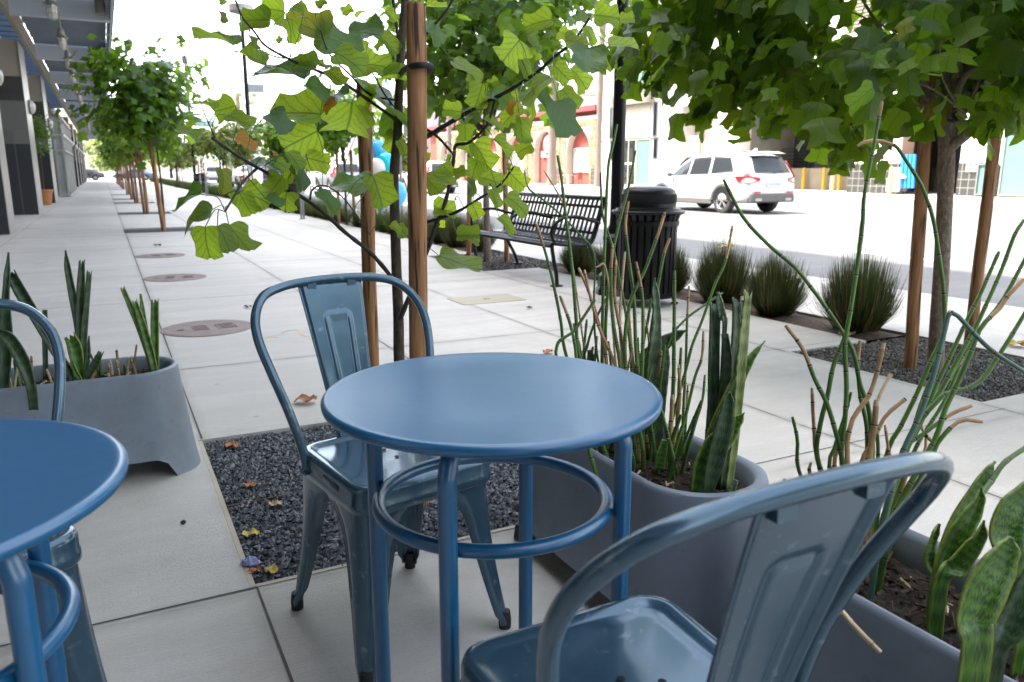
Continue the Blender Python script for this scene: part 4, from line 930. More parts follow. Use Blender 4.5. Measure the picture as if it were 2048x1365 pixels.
    for y in (-1.35, 1.35):
        for sx in (1, -1):
            c = MB(); x0 = sx * .90
            pr = [(.22, -.115), (.30, -.12), (.345, -.10), (.358, -.06), (.358, .06), (.345, .10), (.30, .112), (.235, .10)]
            c.loft([[(x0 - sx * .09 + sx * x, y + r_ * math.cos(a), .358 + r_ * math.sin(a)) for a in [2 * math.pi * k / 32 for k in range(32)]] for r_, x in pr]); wh = c.build('wheel', M['tyre'], t, ang=50)
            c = MB(); xf = x0 - sx * .09 + sx * .085
            c.loft([[(xf - sx * q, y + r_ * math.cos(a), .358 + r_ * math.sin(a)) for a in [2 * math.pi * k / 32 for k in range(32)]] for r_, q in ((.245, -.01), (.232, .0), (.225, .03), (.22, .09))])
            for k in range(5):
                a = 2 * math.pi * k / 5 + .3
                for da in (-.13, .13):
                    e = Vector((xf - sx * .02, y + .225 * math.cos(a + da), .358 + .225 * math.sin(a + da))); b_ = Vector((xf - sx * .005, y + .04 * math.cos(a), .358 + .04 * math.sin(a))); c.beam(b_, e, .028, .02, 0, (1, 0, 0))
            c.loft([[(xf + sx * q, y + r_ * math.cos(a), .358 + r_ * math.sin(a)) for a in [2 * math.pi * k / 16 for k in range(16)]] for r_, q in ((.055, -.01), (.05, .012), (.002, .014))]); c.build('rim', M['rim'], wh, ang=50)
            c = MB(); c.loft([[(xf - sx * .09, y + r_ * math.cos(a), .358 + r_ * math.sin(a)) for a in [2 * math.pi * k / 24 for k in range(24)]] for r_ in (.23, .002)]); c.build('brake', M['void'], wh)
            # dark wheel arch
            c = MB(); A = [math.pi * (k / 20) for k in range(21)]; xo = sx * .935; xi = sx * .80
            c.loft([[(xq, y + r_ * math.cos(a) * 1.0, .36 + r_ * math.sin(a)) for a in A] for r_, xq in ((.385, xi), (.385, xo), (.455, xo + sx * .004), (.46, xo - sx * .03))], closed=False); c.build('wheel_arch', M['trim'], t, ang=50)
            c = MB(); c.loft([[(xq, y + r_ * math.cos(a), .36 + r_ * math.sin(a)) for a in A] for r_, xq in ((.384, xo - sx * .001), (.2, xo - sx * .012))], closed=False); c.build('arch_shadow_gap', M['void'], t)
    for sx in (1, -1): c = MB(); c.box(*sorted((sx * .80, sx * .932)), -.93, .93, .24, .40, 0, .02); c.build('sill', M['trim'], t)
    c = MB(); c.box(-.80, .80, -2.385, -2.2, .32, .56, 0, .03); q = c.build('rear_bumper', M['trim'], t); c = MB(); [c.box(x - .11, x + .11, -2.395, -2.384, .36, .43) for x in (-.55, .55)]; c.build('exhaust_trim', M['rim'], q, smooth=False)
    for x in (-.6, .6): c = MB(); c.box(x - .12, x + .12, -2.392, -2.384, .57, .61); c.build('reflector', M['taillight'], q, smooth=False)
    for sx in (1, -1):
        c = MB()
        if suv:
            q = [(.915, -1.80, 1.02), (.85, -2.31, 1.03), (.56, -2.415, .98), (.54, -2.41, .90), (.87, -2.345, .83), (.945, -1.95, .88)]; n = len(q); c.add([(sx * x * 1.005, y, z) for x, y, z in q], [tuple(range(n))]); c.add([(sx * x * .96, y + .05, z) for x, y, z in q], [tuple(range(n))])
            c.loft([[(sx * x, y, z) for x, y, z in ((.845, -2.30, 1.0), (.90, -2.16, 1.0), (.88, -2.12, 1.03), (.82, -2.27, 1.03))], [(sx * x, y, z) for x, y, z in ((.70, -2.12, 1.42), (.745, -2.0, 1.42), (.73, -1.98, 1.45), (.68, -2.09, 1.45))]], 0, True)
        else: c.box(*sorted((sx * .45, sx * .84)), -2.38, -2.24, .70, .84, 0, .02)
        c.build('tail_light', M['taillight'], t, ang=30)
        c = MB(); c.sphere((sx * 1.02, .86, 1.06 if suv else .98), (.10, .07, .075), 8); c.build('mirror', M['trim'], t)
    c = MB(); c.box(-.26, .26, -2.40, -2.36, .74, .88, 0, .004) if suv else c.box(-.26, .26, -2.39, -2.34, .62, .75); q = c.build('number_plate', M['plate'], t, smooth=False)
    if detail:
        c = MB()
        for k, h in enumerate((.07, .05, .075, .06, .07, .055, .07)): c.box(-.2 + k * .06, -.165 + k * .06, -2.404, -2.4012, .775, .775 + h)
        c.build('plate_marks', M['plateink'], q, smooth=False)
        c = MB(); c.loft([[(-.60, -2.12, 1.60), (.60, -2.12, 1.60), (.60, -2.12, 1.63), (-.60, -2.12, 1.63)], [(-.64, -1.80, 1.655), (.64, -1.80, 1.655), (.64, -1.80, 1.69), (-.64, -1.80, 1.69)]], 0, True); c.build('spoiler', M['carblack'], t)
        c = MB(); c.loft([[(-.012, -1.62, 1.68), (.012, -1.62, 1.68), (.012, -1.42, 1.68), (-.012, -1.42, 1.68)], [(-.004, -1.66, 1.77), (.004, -1.66, 1.77), (.004, -1.58, 1.77), (-.004, -1.58, 1.77)]], 0, True); c.build('fin_aerial', M[paint], t)
        for sx in (1, -1): c = MB(); c.tube([(sx * .60, -1.7, 1.665), (sx * .62, -1.5, 1.70), (sx * .62, .1, 1.70), (sx * .60, .35, 1.66)], .014, 6); c.build('roof_rail', M['trim'], t)
        for sx in (1, -1):
            for y in (-.35, .55): c = MB(); c.box(*sorted((sx * .93, sx * .945)), y - .11, y + .11, .90, .925, 0, .004); c.build('door_handle', M[paint], t)
        c = MB(); c.bar((0, -2.34, 1.10), (.38, -2.33, 1.17), .012, 6); c.build('wiper', M['rubber'], t)
        c = MB(); c.box(-.7, .7, -1.5, -1.1, .95, 1.40, 0, .08); c.box(-.68, -.1, -.15, .1, .9, 1.38, 0, .06); c.box(.1, .68, -.15, .1, .9, 1.38, 0, .06); c.build('seats', M['trim'], t)
    return t
RZ = -.064
car((16.25, 18.4, RZ), R(0), 'white SUV driving away on the sunlit road behind the litter bin', 'carwhite')
car((15.6, 40.4, RZ), R(0), 'white car on the road seen between the branches left of the bench', 'carwhite', 'suv', 'cars along the road', False)
for i, (x, y, rz, p, k, lb) in enumerate([(12.2, 46, 0, 'carsilver', 'suv', 'silver car far up the road behind the white kiosk'), (9.2, 50, 0, 'carblue', 'suv', 'dark blue parked car just right of the far bin'), (9.2, 60, 0, 'carwhite', 'sedan', 'white parked saloon far up the kerb'),
        (20, 62, 180, 'carsilver', 'sedan', 'silver saloon coming towards us far up the road'), (12.5, 72, 0, 'carred', 'suv', 'red car far up the road beyond the junction lamp'), (9.3, 82, 0, 'carwhite', 'suv', 'white parked car near the junction'),
        (-2.2, 109, 90, 'carblack', 'sedan', 'black saloon crossing the junction at the end of the pavement'), (3.2, 107, 90, 'carblue', 'sedan', 'blue car crossing at the end of the tree row'), (15.6, 52, 0, 'carwhite', 'sedan', 'white saloon ahead of the white car on the road')]):
    car((x, y, RZ), R(rz), lb, p, k, 'cars along the road', False)

# balloons
def balloon(c_, r, m_, lb):
    t = thing('balloon', lb, 'balloon', c_, 0, 'balloons at the kerb'); c = MB(); c.loft([[(r * f * math.cos(a), r * f * math.sin(a), z * r) for a in [2 * math.pi * k / 20 for k in range(20)]] for f, z in ((.02, -1.25), (.10, -1.18), (.45, -.98), (.80, -.55), (.97, -.1), (1.0, .15), (.92, .55), (.70, .88), (.40, 1.06), (.02, 1.12))]); c.build('skin', M[m_], t, ang=70)
    c = MB(); c.tube([(0, 0, -1.2 * r), (.03, .02, -2.2 * r), (0, 0, -c_[2])], .004, 4); c.build('string', M['signwhite'], t)
for px, py, d, r, m_, lb in [(756, 302, 15.6, .19, 'balloonblue', 'sky blue balloon, topmost of the cluster between the stakes'), (771, 328, 15.3, .19, 'balloonteal', 'turquoise balloon at the right of the cluster'), (750, 340, 15.0, .20, 'balloonwhite', 'pearl white balloon, lowest of the upper cluster'), (744, 320, 15.9, .15, 'balloonblue', 'small sky blue balloon behind the pearl one'), (790, 390, 15.6, .24, 'balloonblue', 'large pale blue balloon low behind the hedge'), (760, 395, 15.9, .22, 'balloonteal', 'turquoise balloon low behind the hedge')]:
    balloon(tuple(at(px, py, d)), r, m_, lb)
# ------------------------------------------------------------------ plants in the planters
CAMP = Vector((0, 0, CAM_H))
def depth_of(p): return (Vector(p) - CAMP).dot(_F)
def atR(px, py, rad): r = ray(px, py); return CAMP + r * (rad / math.hypot(r.x, r.y))
def stem(root, off, pts, r, kind, rs):
    """one jointed horsetail stem along pts (bottom first)"""
    mats = {'g': ('horsetail', 'node', 'nodepale'), 't': ('horsetail2', 'node', 'nodepale'), 's': ('straw', 'node', 'straw2'), 'p': ('straw2', 'straw', 'straw2')}[kind[0]]
    tan_tip = len(kind) > 1
    p = spline(pts, 10); L = [0]
    for a, b in zip(p[:-1], p[1:]): L.append(L[-1] + (b - a).length)
    def pos(s):
        s = max(0, min(L[-1], s))
        for i in range(len(L) - 1):
            if L[i + 1] >= s: return p[i].lerp(p[i + 1], (s - L[i]) / max(1e-6, L[i + 1] - L[i]))
        return p[-1]
    c = MB(); s = 0; tot = L[-1]
    while s < tot - .004:
        seg = min(rs.uniform(.045, .085), tot - s); e = s + seg; k = 1 - .35 * (s / max(tot, .3)); rr = r * k
        m0 = 3 if (tan_tip and s > tot - .10) else 0
        q = [s + (seg - .012) * j / 3 for j in range(4)] if seg > .02 else [s, e - .012]
        c.tube([pos(x) for x in q], rr, 7, m0, False)
        if e < tot - .002:
            c.tube([pos(e - .012), pos(e - .0045)], [rr, rr * 1.06], 7, 0 if m0 == 0 else m0, False); c.tube([pos(e - .0045), pos(e - .0028)], [rr * 1.08, rr * 1.10], 7, 2, False); c.tube([pos(e - .0028), pos(e)], [rr * 1.12, rr * 1.0], 7, 1, False)
        else: c.tube([pos(e - .012), pos(e)], [rr, rr * .8], 7, m0 if kind[0] in 'gt' and not tan_tip else (3 if tan_tip else 2), True)
        s = e
    return c.build('stem', [M[x] for x in mats] + [M['straw']], root, ang=60, off=off)
def conv(l, sc, ox, oy): return [(x / sc + ox, y / sc + oy) for x, y in l]
def px_stem(root, off, l, d, r, kind, rs, zs=.335, lean=0):
    pts = [at(x, y, d + lean * (1 - i / max(1, len(l) - 1))) for i, (x, y) in enumerate(l)]   # top first
    b = pts[-1]; 
    if b.z > zs + .02: pts.append(Vector((b.x + (b.x - pts[-2].x) * .3, b.y + (b.y - pts[-2].y) * .3, zs - .01)))
    return stem(root, off, pts[::-1], r, kind, rs)
R3 = lambda *l: conv(l, 2.437, 1540, 440)
R2 = lambda *l: conv(l, 2.438, 1040, 440)
rs = random.Random(11)
# horsetails of the near right planter
loc = Vector((1.243, .98, .33)); hp = thing('horsetail_clump', 'horsetail clump with bent stems rising behind the near chair back', 'plant', loc, 0, 'horsetail clumps in the planters'); d3 = depth_of((1.25, .97, .6))
for l, r, k, dd in [
    ([(1764, 204), (1755, 250), (1748, 290), (1740, 330), (1728, 395), (1725, 450), (1715, 530), (1700, 630), (1690, 690), (1693, 770), (1690, 840), (1684, 930)], .0052, 'gs', .0),
    (R3((450, 0), (430, 180), (410, 330), (385, 480), (365, 570), (310, 710), (280, 860), (245, 1000), (235, 1180)), .0056, 'g', .05),
    ([(1447, 359), (1462, 390), (1490, 440), (1540, 493), (1589, 534), (1622, 575), (1655, 620), (1688, 670), (1708, 707), (1720, 768), (1737, 817), (1745, 900)], .0050, 'g', .02),
    ([(1715, 293), (1731, 283), (1758, 282), (1791, 293), (1811, 320), (1840, 366), (1853, 396), (1867, 442), (1878, 510), (1887, 580), (1889, 633), (1887, 670), (1860, 727), (1835, 785), (1803, 850), (1774, 908)], .0052, 'gs', .06),
    ([(2048, 440), (2028, 473), (2004, 538), (1975, 604), (1950, 657), (1922, 707), (1889, 768), (1856, 822), (1823, 875)], .0054, 'g', .02),
    ([(1998, 504), (1979, 547), (1959, 592), (1934, 641), (1905, 703), (1876, 764), (1840, 850), (1800, 930)], .0056, 'g', .10),
    ([(2047, 559), (2014, 594), (2000, 616), (1963, 653), (1946, 694), (1922, 752), (1889, 822), (1868, 883)], .0060, 'gs', -.05),
    ([(2060, 500), (2008, 596), (1971, 645), (1934, 698), (1870, 800), (1820, 880)], .0056, 'g', .05),
    ([(2075, 765), (2048, 744), (1991, 707), (1954, 674), (1905, 625), (1889, 662), (1870, 740), (1840, 830), (1800, 920)], .0058, 't', -.1),
    ([(2060, 610), (2024, 670), (1995, 715), (1967, 756), (1938, 776), (1901, 785), (1876, 801), (1827, 867)], .0058, 'g', -.02),
    ([(1571, 651), (1606, 699), (1630, 760), (1653, 805), (1671, 863), (1684, 916)], .0056, 'gs', .0),
    ([(1624, 776), (1628, 854), (1638, 932)], .0050, 's', .08), ([(1585, 834), (1595, 880), (1602, 953)], .0052, 'g', .15),
    ([(1720, 682), (1716, 727), (1720, 789), (1733, 850), (1735, 920)], .0054, 'gs', .04), ([(1768, 686), (1757, 735), (1737, 793), (1704, 842), (1695, 920)], .0058, 's', -.02),
    ([(1784, 745), (1762, 785), (1745, 840), (1737, 920)], .0052, 'p', .05), ([(1753, 800), (1749, 850), (1738, 930)], .0080, 's', .0), ([(1812, 797), (1770, 834), (1745, 885), (1720, 940)], .0056, 's', .03),
    ([(1943, 812), (1900, 830), (1845, 870), (1806, 905)], .0056, 'gs', .02), ([(1964, 844), (1920, 842), (1880, 880), (1860, 920)], .0056, 'gs', -.05), ([(1702, 785), (1690, 830), (1668, 900), (1660, 940)], .005, 'g', .06),
    ([(1683, 860), (1676, 900), (1670, 940)], .0055, 's', .1), ([(1622, 925), (1624, 960)], .0045, 's', .1), ([(1755, 868), (1756, 915), (1750, 950)], .005, 'g', .02), ([(1770, 850), (1777, 900), (1785, 950)], .004, 's', .0),
    ([(1850, 870), (1866, 885), (1874, 893), (1850, 915)], .005, 's', -.02), ([(1935, 690), (1890, 800), (1830, 900)], .005, 'gs', .12), ([(1845, 800), (1842, 850), (1850, 900)], .004, 's', .1), ([(1860, 760), (1838, 820), (1815, 900)], .0055, 'g', .15)]:
    ext = l + [(l[-1][0] + (1735 - l[-1][0]) * .6, l[-1][1] + 150)]
    px_stem(hp, loc, ext, d3 + dd, r, k, rs)
for k in range(16):
    x, y = rs.uniform(1.16, 1.33), rs.uniform(.90, 1.06); h = rs.uniform(.05, .22); a, b = rs.uniform(-.25, .25), rs.uniform(-.25, .25)
    stem(hp, loc, [Vector((x, y, .325)), Vector((x + a * h * .5, y + b * h * .5, .33 + h * .5)), Vector((x + a * h, y + b * h, .33 + h))], rs.uniform(.004, .006), rs.choice(['g', 's', 'p', 'gs']), rs)
# horsetails of the middle planter
loc = Vector((1.228, 1.66, .33)); hp = thing('horsetail_clump', 'tall horsetail clump with straw coloured tips right behind the centre table', 'plant', loc, 0, 'horsetail clumps in the planters'); d2 = depth_of((1.23, 1.62, .6))
B2 = lambda *l: conv(l, 4.096, 920, 340)
for l, r, k, dd in [
    (R2((80, 20), (130, 180), (165, 320), (200, 500), (225, 660)), .0055, 'gs', .05), ([(1115, 311), (1122, 350), (1130, 420), (1137, 474), (1145, 543), (1152, 633), (1160, 720)], .0058, 'g', .0),
    ([(1234, 249), (1226, 290), (1217, 330), (1212, 421), (1210, 480), (1207, 560), (1205, 680), (1208, 760)], .0056, 'g', .05), ([(1271, 300), (1263, 348), (1252, 395), (1235, 461), (1222, 530), (1212, 640), (1215, 740)], .0052, 'g', .1),
    ([(1048, 340), (1058, 378), (1080, 395), (1122, 430), (1160, 470), (1185, 500), (1190, 540), (1188, 620), (1196, 720)], .0036, 'gs', .1), ([(1087, 340), (1120, 395), (1132, 430), (1140, 490)], .003, 's', .12),
    ([(1201, 345), (1204, 420), (1212, 455), (1227, 500), (1245, 590), (1260, 690), (1265, 780)], .0045, 'g', .08), ([(1257, 403), (1251, 450), (1258, 520), (1268, 600), (1272, 700), (1280, 790)], .0060, 'gs', .0), ([(1330, 425), (1316, 470), (1290, 540), (1262, 600), (1250, 680), (1255, 780)], .0062, 'gs', -.02),
    ([(1340, 477), (1328, 510), (1315, 580), (1300, 680), (1290, 780), (1285, 880)], .0058, 'gs', .06), ([(1272, 524), (1285, 600), (1285, 720), (1278, 840)], .0062, 'gs', -.05), ([(1349, 541), (1349, 600), (1348, 700), (1347, 770), (1340, 870), (1330, 920)], .0068, 'g', .0),
    ([(1378, 572), (1374, 650), (1372, 720), (1368, 800), (1362, 890)], .0048, 'gs', .05), ([(1465, 452), (1452, 520), (1430, 570), (1405, 640), (1385, 690), (1372, 740), (1350, 820), (1325, 920)], .0050, 'gs', .04), ([(1446, 586), (1410, 610), (1370, 640), (1340, 680), (1320, 760)], .0045, 'g', .1),
    ([(1407, 663), (1404, 715), (1390, 755), (1372, 830), (1350, 900)], .0052, 'gs', .0), ([(1120, 592), (1138, 640), (1150, 690), (1160, 760)], .0060, 'gs', -.04), ([(1157, 536), (1172, 570), (1190, 620), (1210, 700), (1218, 790)], .0056, 's', .02), ([(1169, 540), (1182, 600), (1200, 660), (1230, 730), (1236, 800)], .0052, 's', -.02),
    ([(1192, 535), (1216, 560)], .004, 'p', .03), ([(1225, 490), (1222, 560), (1226, 640), (1240, 730), (1245, 850)], .0062, 'gs', -.03), ([(1250, 504), (1245, 560), (1240, 650), (1250, 760)], .005, 'p', .08), ([(1232, 520), (1230, 600), (1244, 680), (1255, 780), (1262, 900)], .0055, 's', .0),
    ([(1303, 596), (1296, 640), (1285, 700), (1280, 780)], .0055, 'g', .06), ([(1217, 590), (1196, 630), (1175, 690), (1168, 750)], .005, 'g', .12), ([(1190, 600), (1150, 660), (1112, 712)], .0055, 'g', -.1), ([(1292, 640), (1302, 700), (1315, 690)], .004, 's', .05), ([(1256, 600), (1262, 680), (1270, 760)], .005, 's', .1),
    ([(1410, 750), (1405, 800), (1390, 850), (1370, 920)], .005, 'g', .02), ([(1330, 690), (1322, 760), (1310, 850), (1300, 930)], .0055, 'g', .0), ([(1357, 730), (1360, 800), (1345, 900)], .0052, 's', .02), ([(1376, 770), (1372, 840), (1365, 910)], .0048, 'gs', .06),
    ([(1282, 735), (1280, 800), (1278, 900)], .0075, 's', -.02), ([(1345, 790), (1342, 850), (1338, 930)], .0075, 's', -.02)]:
    e = l[-1]; ext = l + [(e[0] + (1300 - e[0]) * .35, max(e[1] + 60, 900))]
    px_stem(hp, loc, ext, d2 + dd, r, k, rs)
for k in range(34):
    x, y = rs.uniform(1.14, 1.33), rs.uniform(1.38, 1.88); h = rs.choice([rs.uniform(.03, .1), rs.uniform(.12, .38), rs.uniform(.15, .30)]); a, b = rs.uniform(-.3, .3), rs.uniform(-.3, .3)
    stem(hp, loc, [Vector((x, y, .325)), Vector((x + a * h * .5, y + b * h * .5, .33 + h * .5)), Vector((x + a * h, y + b * h, .33 + h))], rs.uniform(.004, .0062), rs.choice(['g', 'g', 's', 'gs']), rs)
# cut stubs in the left planter
loc = Vector((-.03, 3.2, .33)); hp = thing('cut_stem_stubble', 'cluster of short cut straw stems in the left planter', 'plant', loc)
for k in range(26):
    x, y = rs.gauss(-.05, .045) if k < 17 else rs.uniform(-.45, -.2), rs.uniform(3.12, 3.28); h = rs.uniform(.03, .13); a, b = rs.uniform(-.3, .3), rs.uniform(-.3, .3)
    stem(hp, loc, [Vector((x, y, .325)), Vector((x + a * h * .5, y + b * h * .5, .33 + h * .5)), Vector((x + a * h, y + b * h, .33 + h))], rs.uniform(.004, .006), rs.choice(['g', 's', 'p', 'gs']), rs)
def blade(root, off, pts, widths, yaw, mat, cut=False, curl=.25, name='leaf'):
    """sword leaf: pts bottom first, widths (m) along it; yaw turns its face about the vertical"""
    n = max(8, len(pts) * 5); p = spline(pts, max(2, n // (len(pts) - 1))); N = len(p); c = MB(); W = []
    for i in range(N):
        t = i / (N - 1) * (len(widths) - 1); k = min(int(t), len(widths) - 2); W.append(lerp(widths[k], widths[k + 1], (lambda q: q * q * (3 - 2 * q))(t - k)))
    V, U = [], []; nu = 6
    side0 = Vector((_cy * math.cos(yaw) - (-_sy) * math.sin(yaw) * 0 + math.sin(yaw) * _sy, -_sy * math.cos(yaw) + math.sin(yaw) * _cy, 0))
    for i in range(N):
        tg = (p[min(i + 1, N - 1)] - p[max(i - 1, 0)]).normalized(); sd = (side0 - tg * side0.dot(tg)).normalized(); nn = sd.cross(tg)
        for j in range(nu + 1):
            u = j / nu * 2 - 1; jag = (.010 * math.sin(j * 2.3 + N) if cut and i == N - 1 else 0)
            V.append(p[i] + sd * (u * W[i] / 2) + nn * (curl * W[i] * (u * u - .3)) + tg * jag + nn * .0012 * math.sin(i * .45 + u * 2)); U.append((j / nu, i * .02))
    c.add([v - off for v in V], [(i * (nu + 1) + j, i * (nu + 1) + j + 1, (i + 1) * (nu + 1) + j + 1, (i + 1) * (nu + 1) + j) for i in range(N - 1) for j in range(nu)], 0, U)
    o = c.build(name, M[mat], root, ang=80); md = o.modifiers.new('Solidify', 'SOLIDIFY'); md.thickness = .004; md.offset = 0; return o
def px_blade(root, off, l, wpx, d, yaw, mat, cut=False, zs=.335, lean=0, curl=.25):
    pts = [at(x, y, d + lean * (1 - i / max(1, len(l) - 1))) for i, (x, y) in enumerate(l)]; b = pts[-1]
    if b.z > zs + .03: pts.append(Vector((b.x, b.y, zs - .01))); wpx = list(wpx) + [wpx[-1] * .95]
    ws = [w_ * d / FPX for w_ in wpx][::-1]; blade(root, off, pts[::-1], ws, yaw, mat, cut, curl)
# snake plant, middle planter
loc = Vector((1.228, 1.36, .33)); sp2 = thing('snake_plant', 'snake plant with broad cut leaves at the near end of the middle planter', 'plant', loc, 0, 'snake plants in the planters'); ds = depth_of((1.22, 1.33, .55))
for l, w_, dd, yaw, m_, cut in [([(1429, 612), (1427, 700), (1425, 800), (1422, 900), (1420, 985)], [24, 24, 24, 22, 18], .06, .3, 'snake', True), ([(1494, 588), (1487, 660), (1478, 760), (1470, 860), (1455, 990)], [20, 24, 24, 22, 16], .0, .5, 'snakelight', True), ([(1472, 602), (1471, 680), (1466, 760), (1455, 880), (1445, 980)], [22, 24, 24, 22, 16], .05, .4, 'snake', True),
        ([(1530, 682), (1510, 706), (1487, 737), (1462, 790), (1435, 850), (1417, 900), (1405, 980)], [1, 12, 24, 34, 34, 30, 20], .02, .2, 'snakegreen', False), ([(1489, 826), (1475, 842), (1454, 867), (1430, 895), (1409, 930), (1393, 990)], [1, 20, 40, 46, 40, 24], .0, -.2, 'snakegreen', False), ([(1459, 784), (1455, 810), (1445, 860), (1430, 920), (1415, 985)], [6, 24, 36, 36, 24], -.02, .1, 'snake', False),
        ([(1450, 668), (1455, 720), (1450, 780), (1440, 880), (1435, 980)], [12, 18, 20, 18, 14], .03, -.4, 'snake', False), ([(1436, 584), (1440, 610), (1446, 640), (1449, 668)], [4, 14, 14, 8], .03, -.2, 'snakepale', False), ([(1472, 960), (1462, 985), (1458, 1000)], [8, 14, 14], -.03, 0, 'snakepale', False)]:
    px_blade(sp2, loc, l, w_, ds + dd, yaw, m_, cut)
loc = Vector((1.23, 1.7, .33)); sp = thing('snake_plant', 'mottled snake plant leaves half hidden among the horsetails behind the centre table', 'plant', loc, 0, 'snake plants in the planters')
for l, w_, dd, yaw, m_ in [([(1374, 660), (1350, 672), (1327, 686), (1305, 705), (1286, 725), (1275, 790)], [1, 20, 30, 32, 28, 22], .1, .1, 'snake'), ([(1309, 556), (1311, 590), (1313, 645), (1309, 700), (1303, 770), (1298, 850)], [1, 14, 18, 24, 26, 22], .02, .2, 'snakepale'), ([(1333, 697), (1331, 730), (1325, 780), (1318, 850)], [8, 16, 18, 18], .0, -.3, 'snakepale'), ([(1180, 700), (1183, 730), (1188, 780)], [10, 16, 16], .1, 0, 'snake'), ([(1330, 880), (1322, 910), (1318, 940)], [12, 20, 18], -.1, .1, 'snakegreen')]:
    px_blade(sp, loc, l, w_, d2 + dd, yaw, m_)
# snake plants, left planter
loc = Vector((-.22, 3.19, .33)); sp1 = thing('snake_plant', 'dark mottled snake plant with tall upright leaves in the middle of the left planter', 'plant', loc, 0, 'snake plants in the planters'); dl = depth_of((-.2, 3.19, .5))
for l, w_, dd, yaw, m_, cut in [([(131, 501), (136, 540), (147, 600), (160, 670), (165, 740)], [3, 11, 14, 15, 14], .1, .3, 'snake', False), ([(164, 524), (162, 580), (160, 640), (160, 740)], [10, 15, 16, 14], .05, .2, 'snake', True), ([(178, 546), (174, 600), (168, 660), (165, 740)], [9, 10, 12, 12], .0, .8, 'snake', True), ([(141, 674), (152, 700), (160, 755)], [22, 28, 20], -.05, .1, 'snakegreen', True),
        ([(178, 672), (176, 710), (170, 750)], [3, 8, 8], -.05, .5, 'snake', False), ([(201, 706), (190, 730), (172, 758)], [10, 14, 14], -.05, .2, 'snake', True), ([(22, 548), (45, 590), (75, 640), (110, 700), (145, 755)], [20, 22, 20, 18, 14], -.02, .2, 'snake', True), ([(145, 722), (152, 745), (160, 760)], [3, 10, 8], -.06, .0, 'snakegreen', False), ([(90, 620), (90, 680), (92, 760)], [8, 9, 9], .05, .4, 'snake', False)]:
    px_blade(sp1, loc, l, w_, dl + dd, yaw, m_, cut)
loc = Vector((.08, 3.19, .33)); sp1 = thing('snake_plant', 'snake plant of four cut leaves fanning out at the right end of the left planter', 'plant', loc, 0, 'snake plants in the planters')
for l, w_, dd, yaw, m_, cut in [([(246, 578), (268, 630), (285, 670), (304, 730)], [8, 11, 13, 12], .03, .2, 'snakegreen', True), ([(270, 604), (285, 650), (297, 690), (308, 735)], [9, 13, 14, 12], .0, .3, 'snakegreen', True), ([(281, 588), (285, 620), (291, 660), (300, 720)], [3, 8, 9, 9], .06, .6, 'snakegreen', False), ([(310, 602), (310, 650), (311, 735)], [14, 15, 13], .02, .2, 'snakegreen', True)]:
    px_blade(sp1, loc, l, w_, dl + .1 + dd, yaw, m_, cut)
loc = Vector((-.50, 3.15, .33)); sp1 = thing('snake_plant', 'broad dark snake plant at the left edge of the view in the left planter', 'plant', loc, 0, 'snake plants in the planters')
for l, w_, dd, yaw, m_, cut in [([(17, 505), (14, 560), (10, 640), (8, 770)], [2, 12, 16, 18], .05, .2, 'snake', False), ([(12, 610), (12, 680), (8, 770)], [20, 30, 24], -.05, .1, 'snake', True), ([(-10, 660), (20, 680), (45, 720), (62, 770)], [10, 24, 26, 18], -.12, .2, 'snake', False), ([(-20, 580), (-12, 660), (0, 770)], [18, 24, 20], .0, .2, 'snake', False)]:
    px_blade(sp1, loc, l, w_, dl - .12 + dd, yaw, m_, cut)
# broad snake plants, near right planter
R6 = lambda *l: conv(l, 2.815, 1400, 880)
loc = Vector((1.26, .72, .33)); sp3 = thing('snake_plant', 'bright green snake plant with upright pointed leaves right of the near chair back', 'plant', loc, 0, 'snake plants in the planters'); dn = depth_of((1.26, .74, .5))
for l, w_, dd, yaw, m_ in [(R6((1662, 122), (1620, 175), (1560, 260), (1500, 350), (1440, 460), (1380, 600), (1335, 790)), [1, 24, 38, 46, 46, 42, 34], .05, .3, 'snakegreen'), (R6((1582, 262), (1570, 340), (1520, 430), (1450, 540), (1390, 650), (1340, 800)), [1, 22, 40, 48, 46, 36], -.02, .0, 'snakegreen'), (R6((1598, 452), (1580, 540), (1520, 620), (1440, 720), (1360, 790)), [1, 22, 34, 38, 28], -.05, -.2, 'snakegreen'), (R6((1348, 472), (1320, 530), (1290, 610), (1290, 700), (1310, 790)), [1, 20, 30, 30, 16], .0, .4, 'snakegreen')]:
    px_blade(sp3, loc, l, w_, dn + dd, yaw, m_)
stem(sp3, loc, [at(1955, 1000, dn), at(1985, 960, dn + .02), at(2010, 925, dn + .03), at(2060, 890, dn + .05)], .005, 'g', rs)
loc = Vector((1.25, .5, .33)); sp3 = thing('snake_plant', 'large broad leaved snake plant at the lower right edge of the view', 'plant', loc, 0, 'snake plants in the planters'); dn = depth_of((1.24, .5, .5))
for l, w_, dd, yaw, m_ in [([(2085, 960), (2050, 985), (2025, 1020), (2010, 1065), (2015, 1130)], [8, 50, 78, 80, 68], .12, .1, 'snakegreen'), ([(2022, 1074), (2012, 1100), (1990, 1135), (1965, 1180), (1945, 1240), (1950, 1290)], [8, 56, 86, 92, 84, 68], -.02, .1, 'snakegreen'), ([(2060, 1120), (2050, 1180), (2020, 1250), (1990, 1300)], [6, 46, 58, 44], .0, -.3, 'snake'), ([(2090, 1060), (2075, 1120), (2050, 1220)], [10, 30, 30], .06, .4, 'snakegreen')]:
    px_blade(sp3, loc, l, w_, dn + dd, yaw, m_, curl=.18)
